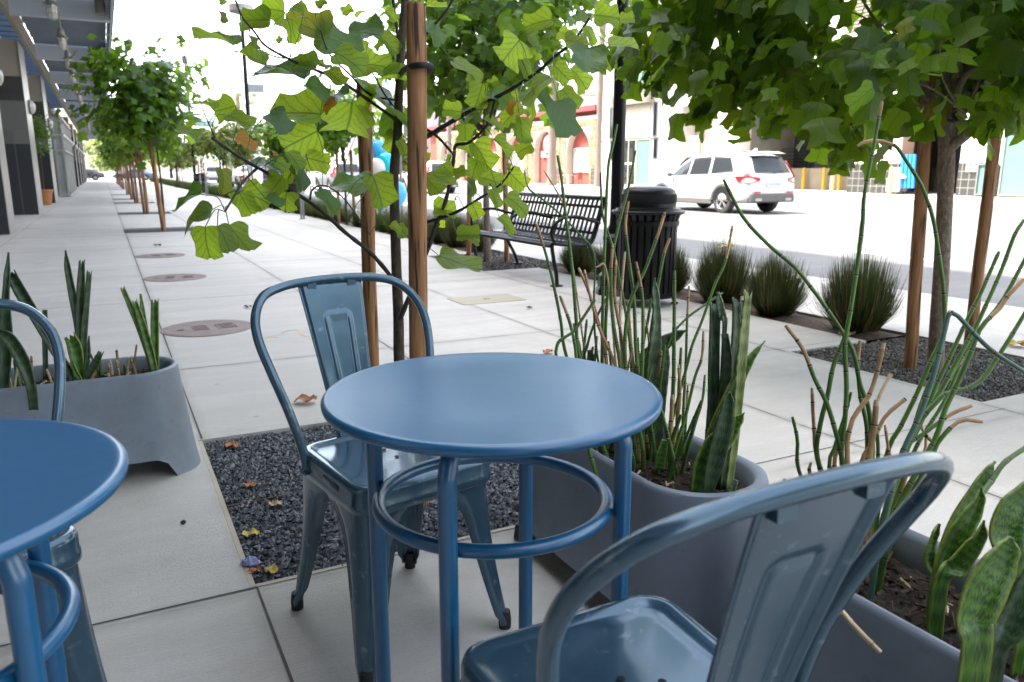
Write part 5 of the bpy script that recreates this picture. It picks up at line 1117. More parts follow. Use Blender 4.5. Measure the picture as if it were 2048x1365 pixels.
# a dry stalk leaning over the rim of the near planter
o = thing('dry_stalk', 'dry straw coloured stalk poking out over the rim of the near right planter', 'stalk', (1.10, .78, .3)); 
stem(o, Vector((1.10, .78, .3)), [at(1665, 1195, 1.02), at(1690, 1232, 1.0), at(1735, 1280, .98), at(1762, 1305, .97)], .0035, 'p', rs)

# ------------------------------------------------------------------ rush tufts of the kerb strip
def tuft(loc, h, r, n, seed, mat, label=None, root=None, group=None, wd=.0028, name='rush_tuft'):
    q = random.Random(seed); c = MB() if root is None else root
    for k in range(n if root is None else 0):
        fa = q.uniform(0, 6.283); ct = q.uniform(-.25, 1); st_ = math.sqrt(1 - ct * ct); f = q.uniform(.72, 1.06) * (1.18 if q.random() < .06 else 1); R_ = r * q.uniform(.86, 1.05)
        lump = 1 + .10 * math.sin(3 * fa + seed) + .06 * math.sin(7 * fa + 2 * seed)
        tip = Vector((R_ * st_ * math.cos(fa) * f * lump, R_ * st_ * math.sin(fa) * f * lump, h * (.46 + .54 * ct * f * lump))); b0 = Vector((tip.x * .38 + q.gauss(0, .012), tip.y * .38 + q.gauss(0, .012), -.01)); mid_ = b0.lerp(tip, .55) + Vector((tip.x, tip.y, 0)) * .10
        sd = Vector((-math.sin(fa + q.gauss(0, .9)), math.cos(fa + q.gauss(0, .9)), 0)) * wd * q.uniform(.6, 1.2); P = []
        for t, p in ((0, b0), (.5, mid_), (1, tip)): P += [p - sd * (1 - .9 * t), p + sd * (1 - .9 * t)]
        c.add(P, [(0, 1, 3, 2), (2, 3, 5, 4)], 1 if q.random() < .05 else 0)
    for k in range(n if root is not None else 0):
        a = q.uniform(0, 6.283); rr = r * .50 * math.sqrt(q.random()); x, y = rr * math.cos(a), rr * math.sin(a); sp_ = q.random() ** .7 if k > n * .04 else q.uniform(.8, 1.5); L = h * q.uniform(.55, 1.06) * (1.08 - .22 * sp_) * (1.0 if k > n * .03 else 1.25)
        b = a + q.gauss(0, .5); dx, dy = math.cos(b) * r * sp_ * .80, math.sin(b) * r * sp_ * .80; sd = Vector((-math.sin(b + 1.2), math.cos(b + 1.2), 0)) * wd * q.uniform(.7, 1.3); P = []
        for i in range(4):
            t = i / 3; p = Vector((x + dx * t ** 1.05, y + dy * t ** 1.05, -.01 + L * (t - .10 * t * t * sp_))); w_ = sd * (1 - t * .92); P += [p - w_, p + w_]
        if root is not None: P = [p + Vector(loc) for p in P]
        c.add(P, [(0, 1, 3, 2), (2, 3, 5, 4), (4, 5, 7, 6)])
    if root is None:
        o = c.build(name, [M[mat], M['straw']], smooth=False); o.location = loc; return tag(o, label, 'plant', group)
GR = 'rush tufts along the kerb'
for i, (x, y, h, r, lb) in enumerate([(4.66, 3.72, .58, .31, 'dark rush tuft nearest the speckled tree at right'), (4.60, 4.45, .50, .265, 'dark rush tuft, second from the speckled tree'), (4.66, 5.12, .55, .30, 'rush tuft with an orange leaf, third from the speckled tree'), (4.60, 5.78, .47, .25, 'rush tuft just right of the litter bin'), (4.64, 6.75, .42, .25, 'low rush tuft under the right end of the bench'), (4.62, 7.35, .42, .26, 'low rush tuft under the middle of the bench'), (4.64, 10.1, .52, .30, 'rush tuft left of the staked tree behind the bench'), (4.6, 10.75, .52, .3, 'second rush tuft left of the staked tree behind the bench'), (4.64, 11.4, .52, .3, 'third rush tuft left of the staked tree behind the bench')]):
    tuft((x, y, 0), h, r * .95, 3600, 40 + i, 'grass', lb, None, GR)
c = MB(); y = 12.0; k = 0
while y < 95:
    n = 420 if y < 22 else (170 if y < 40 else 70); wd = .005 if y < 22 else (.010 if y < 40 else .02)
    if not any(abs(y - t_) < .5 for t_ in (16.2, 22.3, 29.0, 36, 43, 50)): tuft((4.62 + random.uniform(-.04, .04), y, 0), .50, .30, n, 900 + k, 'hedge', root=c, wd=wd)
    y += .52; k += 1
hd = c.build('rush_hedge', M['hedge'], smooth=False); tag(hd, 'long low hedge of rushes running along the kerb into the distance', 'hedge', kind='stuff')

# ------------------------------------------------------------------ trees
def tmpl():
    h = [(0, 0), (.24, -.03), (.42, .07), (.52, .20), (.38, .34), (.34, .48), (.43, .68), (.49, .82), (.24, .86), (.0, .80)]; n = len(h); v = []
    for i, (x, y) in enumerate(h):
        m_ = .80 * i / (n - 1)
        for f in (-1, -.5, 0, .5, 1): v.append((x * f, lerp(m_, y, abs(f)), 0))
    v = np.array(v, float); v[:, 2] = -.20 * np.abs(v[:, 0]) ** 1.3 - .20 * v[:, 1] ** 2 + .05 * np.sin(7 * v[:, 1]) * np.abs(v[:, 0]) * 2
    return v, [(i * 5 + j, i * 5 + j + 1, i * 5 + j + 6, i * 5 + j + 5) for i in range(n - 1) for j in range(4)]
TV, TF = tmpl()
def foliage(clusters, n, size, seed, sd=.2, droop=.5, cen=None):
    rs_ = np.random.RandomState(seed); V = []; Fc = []; k = 0; cl = np.array(clusters, float); cen = cl.mean(0) if cen is None else np.array(cen, float)
    for _ in range(n):
        c = cl[rs_.randint(len(cl))]; p = c + rs_.normal(0, sd, 3) * (1, 1, .75); out = p - cen; out /= (np.linalg.norm(out) + 1e-6)
        a = out * (.7, .7, .3) + rs_.normal(0, .45, 3) + (0, 0, -droop); a /= np.linalg.norm(a)
        nrm = np.array([0, 0, 1.0]) + out * .5 + rs_.normal(0, .45, 3); nrm -= a * nrm.dot(a); nrm /= np.linalg.norm(nrm); x = np.cross(a, nrm); s = size * rs_.uniform(.55, 1.2)
        V.append(TV[:, :1] * s * rs_.uniform(.75, 1.1) * x + TV[:, 1:2] * s * a + TV[:, 2:] * s * rs_.uniform(-.6, 2.0) * nrm + p); Fc += [tuple(i + k for i in f) for f in TF]; k += len(TV)
    return np.concatenate(V).tolist(), Fc
def mesh_raw(name, V, Fc, mats, parent, off=(0, 0, 0), uv=False):
    me = bpy.data.meshes.new(name); me.from_pydata([(v[0] - off[0], v[1] - off[1], v[2] - off[2]) for v in V], [], Fc)
    for m_ in (mats if isinstance(mats, list) else [mats]): me.materials.append(m_)
    me.polygons.foreach_set('use_smooth', [True] * len(me.polygons))
    if uv:
        ix = np.empty(len(me.loops), np.int32); me.loops.foreach_get('vertex_index', ix); me.uv_layers.new(name='UVMap').data.foreach_set('uv', TV[ix % len(TV)][:, :2].astype(np.float32).ravel())
    o = bpy.data.objects.new(name, me); COL.objects.link(o); o.parent = parent; return o
def clusters(cen, rad, n, seed, shell=.55, flat=0):
    q = random.Random(seed); out = []
    while len(out) < n:
        v = Vector((q.gauss(0, 1), q.gauss(0, 1), q.gauss(0, 1))).normalized() * (q.uniform(shell, 1) if q.random() < .75 else q.uniform(.1, shell))
        if v.z < -flat and flat: continue
        out.append((cen[0] + v.x * rad[0], cen[1] + v.y * rad[1], cen[2] + v.z * rad[2]))
    return out
def limbs(c, frm, cl, r0, seed, n=None, m=0):
    q = random.Random(seed)
    for p in (cl if n is None else q.sample(cl, min(n, len(cl)))):
        p = Vector(p); f = frm + Vector((0, 0, q.uniform(-.1, .5) * (p.z - frm.z) * .6)); mid = f.lerp(p, .5) + Vector((q.uniform(-.1, .1), q.uniform(-.1, .1), q.uniform(-.02, .12)))
        c.tube(spline([f, mid, p], 5), [r0 * lerp(1, .2, i / 10) for i in range(11)], 6, m)
def tree(name, label, loc, h0, cen, rad, ncl, nl, size, seed, lm, bm='bark', r=.035, sd=.2, group=None, stakes=True, nlimb=12):
    t = thing(name, label, 'tree', loc, 0, group); c = MB(); q = random.Random(seed)
    c.tube(spline([(0, 0, -.05), (q.uniform(-.02, .02), q.uniform(-.02, .02), h0 * .5), (q.uniform(-.03, .03), q.uniform(-.03, .03), h0), (cen[0] * .5, cen[1] * .5, cen[2] + rad[2] * .7)], 6), [lerp(r, r * .35, i / 18) for i in range(19)], 10); c.build('trunk', M[bm], t, ang=70)
    cl = clusters(cen, rad, ncl, seed); c = MB(); limbs(c, Vector((0, 0, h0)), cl, r * .45, seed, nlimb); c.build('branches', M['twig'], t, ang=70)
    V, Fc = foliage(cl, nl, size, seed, sd, .5, cen); mesh_raw('crown', V, Fc, M[lm], t); return t
def stake(base, top, r, label, group='wooden tree stakes'):
    b = Vector(base); tp = Vector(top) - b; c = MB(); n = 9; q = random.Random(int(b.x * 997 + b.y * 131))
    c.tube([tp * (i / n) + Vector((q.uniform(-.002, .002), q.uniform(-.002, .002), 0)) for i in range(n + 1)] + [tp * 1.003], [r * (1 + q.uniform(-.025, .025)) for i in range(n + 1)] + [r * .86], 16)
    o = c.build('tree_stake', M['stake'], ang=60); o.location = b; return tag(o, label, 'stake', group)
def strap(pts, label, r=.008, group='rubber tree ties'):
    p0 = Vector(pts[0]); c = MB(); c.tube(spline([Vector(p) - p0 for p in pts], 6), r, 6); o = c.build('tree_tie', M['rubber'], ang=70); o.location = p0; return tag(o, label, 'tree tie', group)

# --- the near tulip tree, its stakes and the low leafy branches
RT = math.hypot(.93, 2.75)
T0 = Vector((.93, 2.75, 0)); nt = thing('young_tree', 'slender young tulip tree with large backlit leaves behind the centre chair', 'tree', T0, 0, 'young street trees')
tp = [T0 + Vector((0, 0, -.05))] + [atR(x, y, RT) for x, y in ((798, 712), (797, 640), (793, 540), (790, 440), (788, 350), (795, 270), (798, 190), (803, 90), (812, -20), (818, -160), (815, -420))]
c = MB(); c.tube(spline(tp, 5), [lerp(.022, .012, i / (5 * (len(tp) - 1))) for i in range(5 * (len(tp) - 1) + 1)], 12); c.build('trunk', M['bark'], nt, ang=70, off=T0)
DT = depth_of(atR(797, 400, RT))
def nd(px): return lerp(1.95, DT, max(0, min(1.05, (px - 400) / 400))) if px < 800 else lerp(DT, 2.45, min(1, (px - 800) / 380))
BR = [([(797, 572), (745, 510), (690, 465), (640, 420), (590, 385), (540, 350), (480, 315), (425, 277)], .0085, .004), ([(513, 338), (490, 360), (470, 390), (450, 424)], .004, .0025), ([(800, 246), (706, 179), (668, 156), (622, 137), (569, 114), (530, 91), (508, 63), (483, 32), (468, -10)], .006, .002), ([(799, 235), (830, 248), (860, 263), (879, 278), (906, 308)], .006, .005),
      ([(800, 640), (855, 500), (872, 450), (890, 406), (903, 352), (908, 311), (912, 291), (937, 286), (963, 264), (978, 242), (990, 200)], .009, .004), ([(795, 300), (850, 275), (901, 245), (952, 216), (1018, 181), (1073, 146), (1110, 113), (1146, 84), (1179, 37)], .010, .004), ([(797, 470), (848, 447), (912, 425), (956, 399), (1000, 370), (1027, 335)], .007, .003),
      ([(803, 160), (800, 130), (794, 60), (786, 0), (780, -60)], .006, .005), ([(790, 200), (740, 190), (700, 150), (660, 110), (640, 60)], .0045, .002), ([(580, 117), (555, 115), (520, 100), (505, 75)], .0025, .0015), ([(620, 400), (625, 380), (650, 372), (690, 400), (740, 470)], .0035, .0018), ([(430, 277), (410, 230)], .002, .0015), ([(798, 130), (860, 60), (900, 10), (930, -60)], .006, .003), ([(800, 230), (770, 190), (740, 140), (705, 115), (680, 95)], .0035, .0015)]
c = MB(); samples = []
for l, r0, r1 in BR:
    p = spline([at(x, y, nd(x)) for x, y in l], 6); samples += p; c.tube(p, [lerp(r0, r1, i / (len(p) - 1)) * (1 + .12 * math.sin(i * 2.1)) for i in range(len(p))], 8)
brmb = c
rl = random.Random(5)
HALF = [(.0, .0), (.16, -.035), (.30, -.02), (.42, .06), (.50, .19), (.455, .27), (.385, .36), (.35, .46), (.36, .56), (.42, .66), (.47, .80), (.36, .83), (.22, .865), (.10, .90), (.0, .84)]
def big_leaf(c, base, axis, nrm, L, q):
    a = axis.normalized(); n_ = (nrm - a * nrm.dot(a)).normalized(); x = a.cross(n_); K = 4; V = []; U = []
    fold = q.uniform(.08, .50); droop = q.uniform(-.05, .55); tw = q.uniform(-.25, .25); wav = q.uniform(.02, .08); ph = q.uniform(0, 6); lob = q.uniform(.85, 1.12); asym = q.uniform(.9, 1.1); N = len(HALF)
    side = q.uniform(-.12, .12)
    for i, (hx, hy) in enumerate(HALF):
        mv = .84 * i / (N - 1)
        for j in range(-K, K + 1):
            f = j / K; af = abs(f); hx2 = hx * (lob if hx > .4 else 1) * (asym if f > 0 else 2 - asym)
            u = hx2 * f; v = lerp(mv, hy, af ** 1.2)
            z = fold * abs(u) ** 1.3 * 1.2 - droop * v * v + wav * math.sin(7 * v + ph) * af + tw * u * v - .10 * af * af * hx * math.sin(ph)
            V.append(base + x * ((u + side * v * v) * L) + a * (v * L) + n_ * (z * L)); U.append((u, v))
    W_ = 2 * K + 1; c.add([p - T0 for p in V], [(i * W_ + j, i * W_ + j + 1, (i + 1) * W_ + j + 1, (i + 1) * W_ + j) for i in range(N - 1) for j in range(W_ - 1)], 0, U)
A = lambda x, y: (x / 2.625 + 340, y / 2.625); B = lambda x, y: (x / 2.731 + 780, y / 2.731)
LV = [(A, v) for v in [(600, 60, 465, 45, .95, 'n'), (525, 105, 360, 110, .7, 'n'), (810, 190, 605, 80, .62, 'n'), (770, 195, 1000, 190, .62, 'g'), (950, 190, 1120, 130, .4, 'g'), (1090, 180, 1190, 270, .6, 'n'), (1280, 100, 1300, 245, .62, 'n'), (330, 240, 165, 128, .3, 'n'), (640, 105, 640, 212, .7, 'n'), (775, 40, 822, 5, .6, 'n'), (905, 70, 958, 40, .8, 'n'), (490, 335, 362, 268, .45, 'n'), (490, 342, 502, 298, .8, 'g'), (710, 400, 435, 372, .24, 'g'), (762, 350, 628, 318, .62, 'n'), (830, 362, 770, 310, .4, 'n'), (870, 278, 1022, 345, .66, 'n'), (1000, 342, 1165, 325, .75, 'n'), (1118, 405, 1342, 420, .34, 'n'), (715, 440, 832, 482, .62, 'g'), (830, 370, 905, 450, .75, 'n'), (940, 488, 800, 522, .32, 'g'), (868, 530, 798, 572, .6, 'o'), (1070, 450, 1010, 562, .5, 'n'), (1000, 458, 1292, 662, .13, 'g'),
      (790, 600, 500, 575, .60, 'n'), (772, 690, 600, 780, .95, 'n'), (518, 600, 635, 682, .72, 'g'), (955, 545, 940, 725, 1.35, 'n'), (1182, 560, 1140, 722, .55, 'g'), (1190, 690, 1150, 795, .8, 'n'), (345, 555, 225, 600, .95, 'n'), (310, 605, 422, 672, .65, 'n'), (232, 575, 156, 523, .4, 'n'), (38, 682, 152, 702, .28, 'n'), (348, 722, 446, 755, .62, 'o'), (570, 892, 418, 812, .52, 'g'), (560, 850, 624, 882, .8, 'n'), (620, 798, 692, 884, .5, 'n'), (720, 830, 842, 862, .95, 'n'), (640, 868, 735, 962, .4, 'g'), (652, 880, 608, 962, .7, 'n'), (590, 930, 508, 1032, .9, 'n'), (500, 1042, 592, 1082, .45, 'g'), (378, 1000, 518, 1062, .8, 'n'), (368, 1020, 422, 1124, 1.0, 'n'), (612, 1012, 600, 1096, 1.35, 'n'), (778, 1005, 895, 1075, .36, 'g'), (1045, 962, 845, 950, .58, 'g'), (1062, 922, 1132, 1084, .85, 'n'),
      (165, 1022, 3, 1068, .36, 'g'), (212, 1108, 32, 1172, .40, 'g'), (185, 1192, 182, 1355, .82, 'n'), (250, 1190, 332, 1315, .75, 'n'), (310, 1188, 425, 1322, .55, 'n'), (268, 890, 312, 1000, .62, 'n'), (320, 1015, 348, 1052, .8, 'n'), (1200, 740, 1242, 800, .7, 'n'), (1245, 1242, 1195, 1170, .8, 'n'), (270, 720, 290, 740, .7, 'o'), (560, 820, 540, 780, .5, 'o'), (420, 190, 455, 255, .4, 'n'), (255, -20, 285, 12, .8, 'n'), (262, 60, 298, 108, .4, 'n'), (585, 200, 560, 222, .9, 'n'), (45, 190, 72, 215, .7, 'n'), (700, 60, 640, 20, .7, 'n'), (1130, 60, 1180, 110, .7, 'n')]]
LV += [(B, v) for v in [(200, 130, 305, 205, .48, 'g'), (200, 35, 310, 45, .4, 'n'), (882, 110, 730, 132, .72, 'n'), (1000, 212, 925, 165, .85, 'n'), (705, 222, 610, 340, 1.05, 'n'), (800, 280, 760, 148, .38, 'n'), (960, 225, 1092, 218, .7, 'n'), (1060, 150, 1132, 225, .42, 'n'), (1085, 265, 1062, 405, 1.45, 'g'), (1118, 85, 1252, 90, .85, 'n'), (1258, 112, 1335, 100, .7, 'n'), (1200, 245, 1362, 228, .34, 'n'), (1128, 258, 1235, 355, .2, 'n'), (348, 333, 505, 425, .35, 'n'), (718, 328, 772, 432, .55, 'n'), (440, 410, 425, 445, 1, 'n'), (505, 455, 475, 595, .95, 'n'), (538, 470, 592, 438, .8, 'n'), (558, 488, 665, 585, .7, 'g'), (658, 518, 712, 562, .85, 'n'), (872, 428, 695, 512, .32, 'n'), (788, 488, 905, 625, .33, 'g'), (925, 555, 1005, 745, .75, 'g'), (938, 488, 1035, 585, .72, 'n'), (898, 358, 982, 442, .85, 'n'), (988, 378, 1092, 465, .7, 'n'), (388, 612, 285, 598, .9, 'n'), (410, 678, 410, 765, 1.05, 'n'), (725, 588, 605, 655, .6, 'n'), (708, 640, 732, 785, .5, 'n'), (568, 758, 668, 835, .42, 'n'), (518, 650, 625, 692, .32, 'n'), (775, 795, 688, 832, .85, 'n'), (458, 788, 565, 905, .7, 'n'), (480, 878, 438, 972, .9, 'n'), (488, 972, 625, 990, .75, 'n'), (412, 928, 348, 952, .9, 'n'), (288, 898, 342, 965, .8, 'n'), (648, 940, 740, 1028, .95, 'n'), (238, 958, 355, 1012, .5, 'n'), (188, 955, 265, 1060, .7, 'n'), (548, 1038, 605, 1125, .62, 'n'), (638, 1078, 762, 1142, .62, 'n'), (448, 1118, 492, 1192, 1, 'n'), (240, 1142, 362, 1145, .8, 'n'), (598, 1188, 685, 1265, .5, 'n'), (368, 1290, 492, 1290, .7, 'n'), (290, 1205, 290, 1245, .7, 'n'), (780, 560, 768, 655, .35, 'n'), (690, 555, 640, 610, .5, 'o'), (800, 280, 820, 320, .8, 'n'), (770, 260, 785, 300, .8, 'n'), (355, 1085, 360, 1095, 1, 'n'), (0, 1230, 60, 1260, .6, 'n'), (270, 1400, 500, 1470, .45, 'n'), (370, 1290, 490, 1300, .6, 'n'), (640, 895, 655, 940, .4, 'n'), (330, 850, 310, 880, .8, 'n'), (195, 890, 215, 835, .6, 'n'), (350, 800, 460, 830, .5, 'n'), (420, 980, 470, 1060, .35, 'g')]]
leafmb = {'n': MB(), 'g': MB(), 'o': MB()}; pet = MB()
for fn, (bx, by, tx, ty, wr, kd) in LV:
    b_, t_ = fn(bx, by), fn(tx, ty); d_ = nd(b_[0]) + rl.uniform(-.12, .08); base = at(*b_, d_); tip = at(*t_, d_); ax = tip - base; L = ax.length / .88
    view = (base - CAMP).normalized()
    if wr > .95: Lr = L * wr / .95; ax = ax + view * math.sqrt(max(0, (Lr * .88) ** 2 - ax.length ** 2)) * rl.choice((1, -1)); L = Lr
    n0 = -view; n0 = (n0 - ax.normalized() * n0.dot(ax.normalized())).normalized(); an = math.acos(min(1, wr / .95))
    c1 = Matrix.Rotation(an, 3, ax.normalized()) @ n0; c2 = Matrix.Rotation(-an, 3, ax.normalized()) @ n0
    n1 = c1 if c1.z > c2.z else c2
    if rl.random() < .35 and kd == 'n': n1 = -n1 if n1.z < 0 else n1
    big_leaf(leafmb[kd], base, ax, n1, L * 1.0, rl)
    near = min(samples, key=lambda s_: (s_ - base).length)
    if (near - base).length < .42: 
        mid = near.lerp(base, .5) + Vector((0, 0, .012)) - ax.normalized() * .012; pet.tube([q - T0 for q in spline([near, mid, base], 4)], .0014, 5)
# the upper crown, above the picture
for _ in range(150):
    a = rl.uniform(0, 6.28); rr = rl.uniform(.1, .75); z = rl.uniform(2.05, 3.4); p = T0 + Vector((rr * math.cos(a), rr * math.sin(a), z)); ax = Vector((math.cos(a) + rl.uniform(-.6, .6), math.sin(a) + rl.uniform(-.6, .6), rl.uniform(-.7, .1)))
    big_leaf(leafmb['n'], p, ax, Vector((rl.uniform(-.4, .4), rl.uniform(-.4, .4), 1)), rl.uniform(.09, .15), rl)
fo = leafmb['n'].build('leaves', M['leafnear'], nt, ang=180); leafmb['g'].build('glossy_leaves', M['leafdull'], nt, ang=180); leafmb['o'].build('turning_leaves', M['leaforange'], nt, ang=180); brmb.v = [(p[0] - T0.x, p[1] - T0.y, p[2] - T0.z) for p in brmb.v]; brmb.add(pet.v, pet.f, 1); brmb.build('branches', [M['twig'], M['horsetail']], nt, ang=70)
stake((.855, 2.36, -.05), atR(832, 12, math.hypot(.875, 2.35)), .030, 'thick cracked wooden stake right of the young tree trunk, its top near the upper edge')
stake((.945, 3.16, -.05), atR(727, 170, math.hypot(.95, 3.15)), .029, 'wooden stake behind the centre chair, left of the thin trunk')
q0, q1 = atR(815, 137, 2.50), atR(858, 137, 2.50)
strap([atR(800, 150, RT), atR(812, 137, 2.56), atR(838, 131, 2.46), atR(862, 134, 2.50), atR(850, 146, 2.62), atR(815, 152, RT)], 'black rubber tie around the cracked stake', .010)

# --- the speckled tree at right with its stakes
RB = math.hypot(4.135, 2.75); T1 = Vector((4.135, 2.75, 0)); st = thing('young_tree', 'dense dark tree with speckled trunk in the gravel at right', 'tree', T1, 0, 'young street trees')
c = MB(); tp = [T1 + Vector((0, 0, -.05))] + [atR(x, y, RB) for x, y in ((1871, 725), (1876, 640), (1883, 540), (1889, 420), (1893, 330), (1893, 260), (1897, 210), (1918, 130), (1938, 50), (1950, -20), (1965, -200))]
rad_ = [.052, .045, .043, .042, .041, .043, .042, .035, .030, .027, .024, .016]; p = spline(tp, 5); c.tube(p, [lerp(rad_[min(i // 5, 11)], rad_[min(i // 5 + 1, 11)], (i % 5) / 5) for i in range(len(p))], 16); c.build('trunk', M['bark2'], st, ang=70, off=T1)
c = MB()
for l, r0, r1 in [([(1893, 300), (1920, 280), (1955, 255), (2000, 240), (2060, 222), (2160, 180)], .030, .016), ([(1893, 222), (1862, 200), (1840, 160), (1800, 130), (1740, 110), (1650, 90), (1560, 70)], .026, .008), ([(1905, 215), (1920, 170), (1945, 140), (2000, 125), (2080, 105)], .022, .010), ([(1897, 215), (1890, 140), (1870, 60), (1860, -40)], .024, .012), ([(1870, 205), (1800, 150), (1760, 60), (1700, -40)], .016, .006)]:
    q = spline([atR(x, y, RB - .0012 * abs(x - 1893)) for x, y in l], 5); c.tube([v - T1 for v in q], [lerp(r0, r1, i / (len(q) - 1)) for i in range(len(q))], 10)
cl = []; q = random.Random(3)
# foliage spots follow the lower edge of the crown in the picture, at differing distances around the trunk
edge = [(1250, 120), (1300, 200), (1350, 190), (1400, 200), (1440, 235), (1490, 236), (1530, 222), (1560, 262), (1600, 275), (1650, 268), (1680, 310), (1720, 325), (1745, 310), (1765, 255), (1838, 270), (1880, 200), (1945, 205), (1965, 245), (2007, 275), (2080, 260)]
def edge_y(x):
    for a, b_ in zip(edge[:-1], edge[1:]):
        if a[0] <= x <= b_[0]: return lerp(a[1], b_[1], (x - a[0]) / (b_[0] - a[0]))
    return 200
for k in range(330):
    x = q.uniform(1275, 2150); yb = edge_y(min(x, 2079)) - q.uniform(62, 95)
    if x < 1345 and q.random() < .55: continue
    y = yb - q.uniform(0, 1) * (yb + 110) if k % 4 else yb - q.uniform(0, 22)
    if math.hypot((x - 1705) / 85, (y - 30) / 62) < 1 or math.hypot((x - 1490) / 40, (y - 105) / 30) < 1 or math.hypot((x - 1800) / 40, (y - 190) / 40) < 1 or math.hypot((x - 1945) / 45, (y - 200) / 40) < 1 or math.hypot((x - 1400) / 38, (y - 140) / 30) < 1 or math.hypot((x - 1610) / 42, (y - 170) / 32) < 1 or math.hypot((x - 1330) / 30, (y - 60) / 40) < 1: continue
    dl_ = math.sqrt(max(.05, 1 - ((x - 1760) / 540) ** 2)); cl.append(tuple(atR(x, y, RB + (q.uniform(.12, .9) if 1835 < x < 2015 and y > 40 else q.uniform(-1.15, .9)) * dl_)))
top = clusters((4.05, 2.9, 2.75), (1.5, 1.5, .8), 50, 5); q2 = [Vector(v) for v in cl]
limbs(c, T1 * 0 + Vector((0, 0, 1.4)), [tuple(Vector(v) - T1) for v in random.Random(4).sample(cl, 15)], .007, 9); c.build('branches', M['bark2'], st, ang=70)
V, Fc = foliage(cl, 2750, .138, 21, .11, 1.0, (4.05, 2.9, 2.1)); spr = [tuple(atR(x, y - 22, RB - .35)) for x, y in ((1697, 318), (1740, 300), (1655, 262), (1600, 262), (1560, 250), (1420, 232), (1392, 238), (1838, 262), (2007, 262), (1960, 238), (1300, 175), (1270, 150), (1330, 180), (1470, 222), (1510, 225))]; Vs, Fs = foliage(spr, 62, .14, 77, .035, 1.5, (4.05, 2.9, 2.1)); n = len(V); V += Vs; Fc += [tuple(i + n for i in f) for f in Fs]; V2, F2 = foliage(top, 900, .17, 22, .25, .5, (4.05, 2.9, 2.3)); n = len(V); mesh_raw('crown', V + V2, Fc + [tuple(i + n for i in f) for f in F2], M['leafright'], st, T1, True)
stake((4.03, 2.83, -.05), atR(1858, 150, math.hypot(4.05, 2.86)), .035, 'dark stake touching the left of the speckled trunk'); stake((4.83, 3.0, -.05), atR(2008, 130, math.hypot(4.83, 3.0)), .036, 'tall leaning stake right of the speckled trunk')
strap([atR(1893, 236, RB - .07), atR(1870, 222, RB - .04), atR(1862, 215, RB), atR(1930, 215, RB + .02), atR(1990, 180, RB + .5), atR(2022, 172, RB + .9)], 'black rubber tie from the speckled trunk to the leaning stake', .010); strap([atR(1866, 205, RB - .08), atR(1880, 235, RB - .1), atR(1912, 242, RB - .08), atR(1908, 226, RB), atR(1960, 205, RB + .3), atR(2016, 182, RB + .9)], 'lower black rubber tie looped around the speckled trunk', .009)

# unseen kerb trees, added behind the camera to block low sky light
dup(st, (4.13, -3.3, 0), R(70), 'unseen dense dark tree added at the kerb behind the camera, nearer of two'); dup(st, (4.13, -9.4, 0), R(200), 'unseen dense dark tree added at the kerb behind the camera, farther of two')
# --- the tree behind the bench
KT = 'young street trees'
tree('young_tree', 'dark green staked tree directly behind the bench', (4.18, 8.82, 0), 1.4, (.05, 0, 2.8), (1.25, 1.25, 1.05), 46, 2700, .155, 31, 'leafmid', 'bark2', .05, .26, KT)
stake((3.98, 8.95, -.05), (4.02, 8.95, 1.75), .032, 'left stake of the tree behind the bench'); stake((4.40, 8.72, -.05), (4.36, 8.72, 1.75), .032, 'right stake of the tree behind the bench')
for i, (x, y, h, r, lm, lb) in enumerate([(4.43, 16.2, 2.05, .55, 'leafmid', 'small bushy tree with three thin stakes at the kerb, second beyond the bench'), (4.5, 22.3, 2.1, .75, 'leafmid', 'bushy tree behind the low branch at the kerb, third beyond the bench'), (4.5, 29.0, 2.2, .8, 'leafsun', 'pale tree at the kerb, fourth beyond the bench'), (4.6, 36.0, 2.3, .9, 'leafsun', 'pale tree at the kerb, fifth beyond the bench'), (4.6, 44.6, 2.4, 1.0, 'leafsun', 'pale sunlit tree behind the far bin'), (4.6, 58, 2.4, 1.1, 'leafsun', 'pale sunlit tree at the kerb left of the thin banner post')]):
    tree('young_tree', lb, (x, y, 0), 1.2, (0, 0, h), (r, r, r * .95), 20, [1100, 1100, 1000, 1000, 900, 800][i], [.14, .15, .15, .16, .2, .24][i], 50 + i, lm, 'bark', .03, .17, KT)
    for k, (dx, dy) in enumerate(((-.14, .1), (.15, -.1))): stake((x + dx, y + dy, -.05), (x + dx * .8, y + dy, 1.5), .03, '%s stake of the %s' % (('left', 'right')[k], ['kerb tree second beyond the bench', 'kerb tree third beyond the bench', 'kerb tree fourth beyond the bench', 'kerb tree fifth beyond the bench', 'pale tree behind the far bin', 'pale tree left of the banner post'][i]))
# --- the row along the building side
ROW = [(.95, 16.38), (.98, 23.1), (1.02, 30.8), (1.02, 34.9), (1.03, 41.6), (1.08, 54), (1.1, 60.8), (1.1, 70), (1.1, 78)]
for i, (x, y) in enumerate(ROW):
    nth = ['first', 'second', 'third', 'fourth', 'fifth', 'sixth', 'seventh', 'eighth', 'ninth'][i]
    tree('young_tree', 'dense green tree in the row under the canopy edge, %s from the camera' % nth, (x, y + .1, 0), 1.5, (.0 if i else -.16, 0, 2.45 if i == 0 else 2.35), (.85, .85, .82) if i == 0 else (.8, .8, .75), 30, [1750, 1200, 900, 800, 700, 500, 400, 350, 350][i], [.17, .18, .2, .2, .2, .24, .26, .3, .3][i], 70 + i, 'leafmid', 'bark', .028, .24, KT)
    stake((x - .02, y, -.05), (x - .06 - .06 * (i == 0), y, 1.85), .042, 'stake of the %s tree in the row under the canopy edge' % nth)
    if i: stake((x - .10, y + .05, -.05), (x - .16, y + .05, 1.75), .035, 'second stake of the %s tree in the row under the canopy edge' % nth)
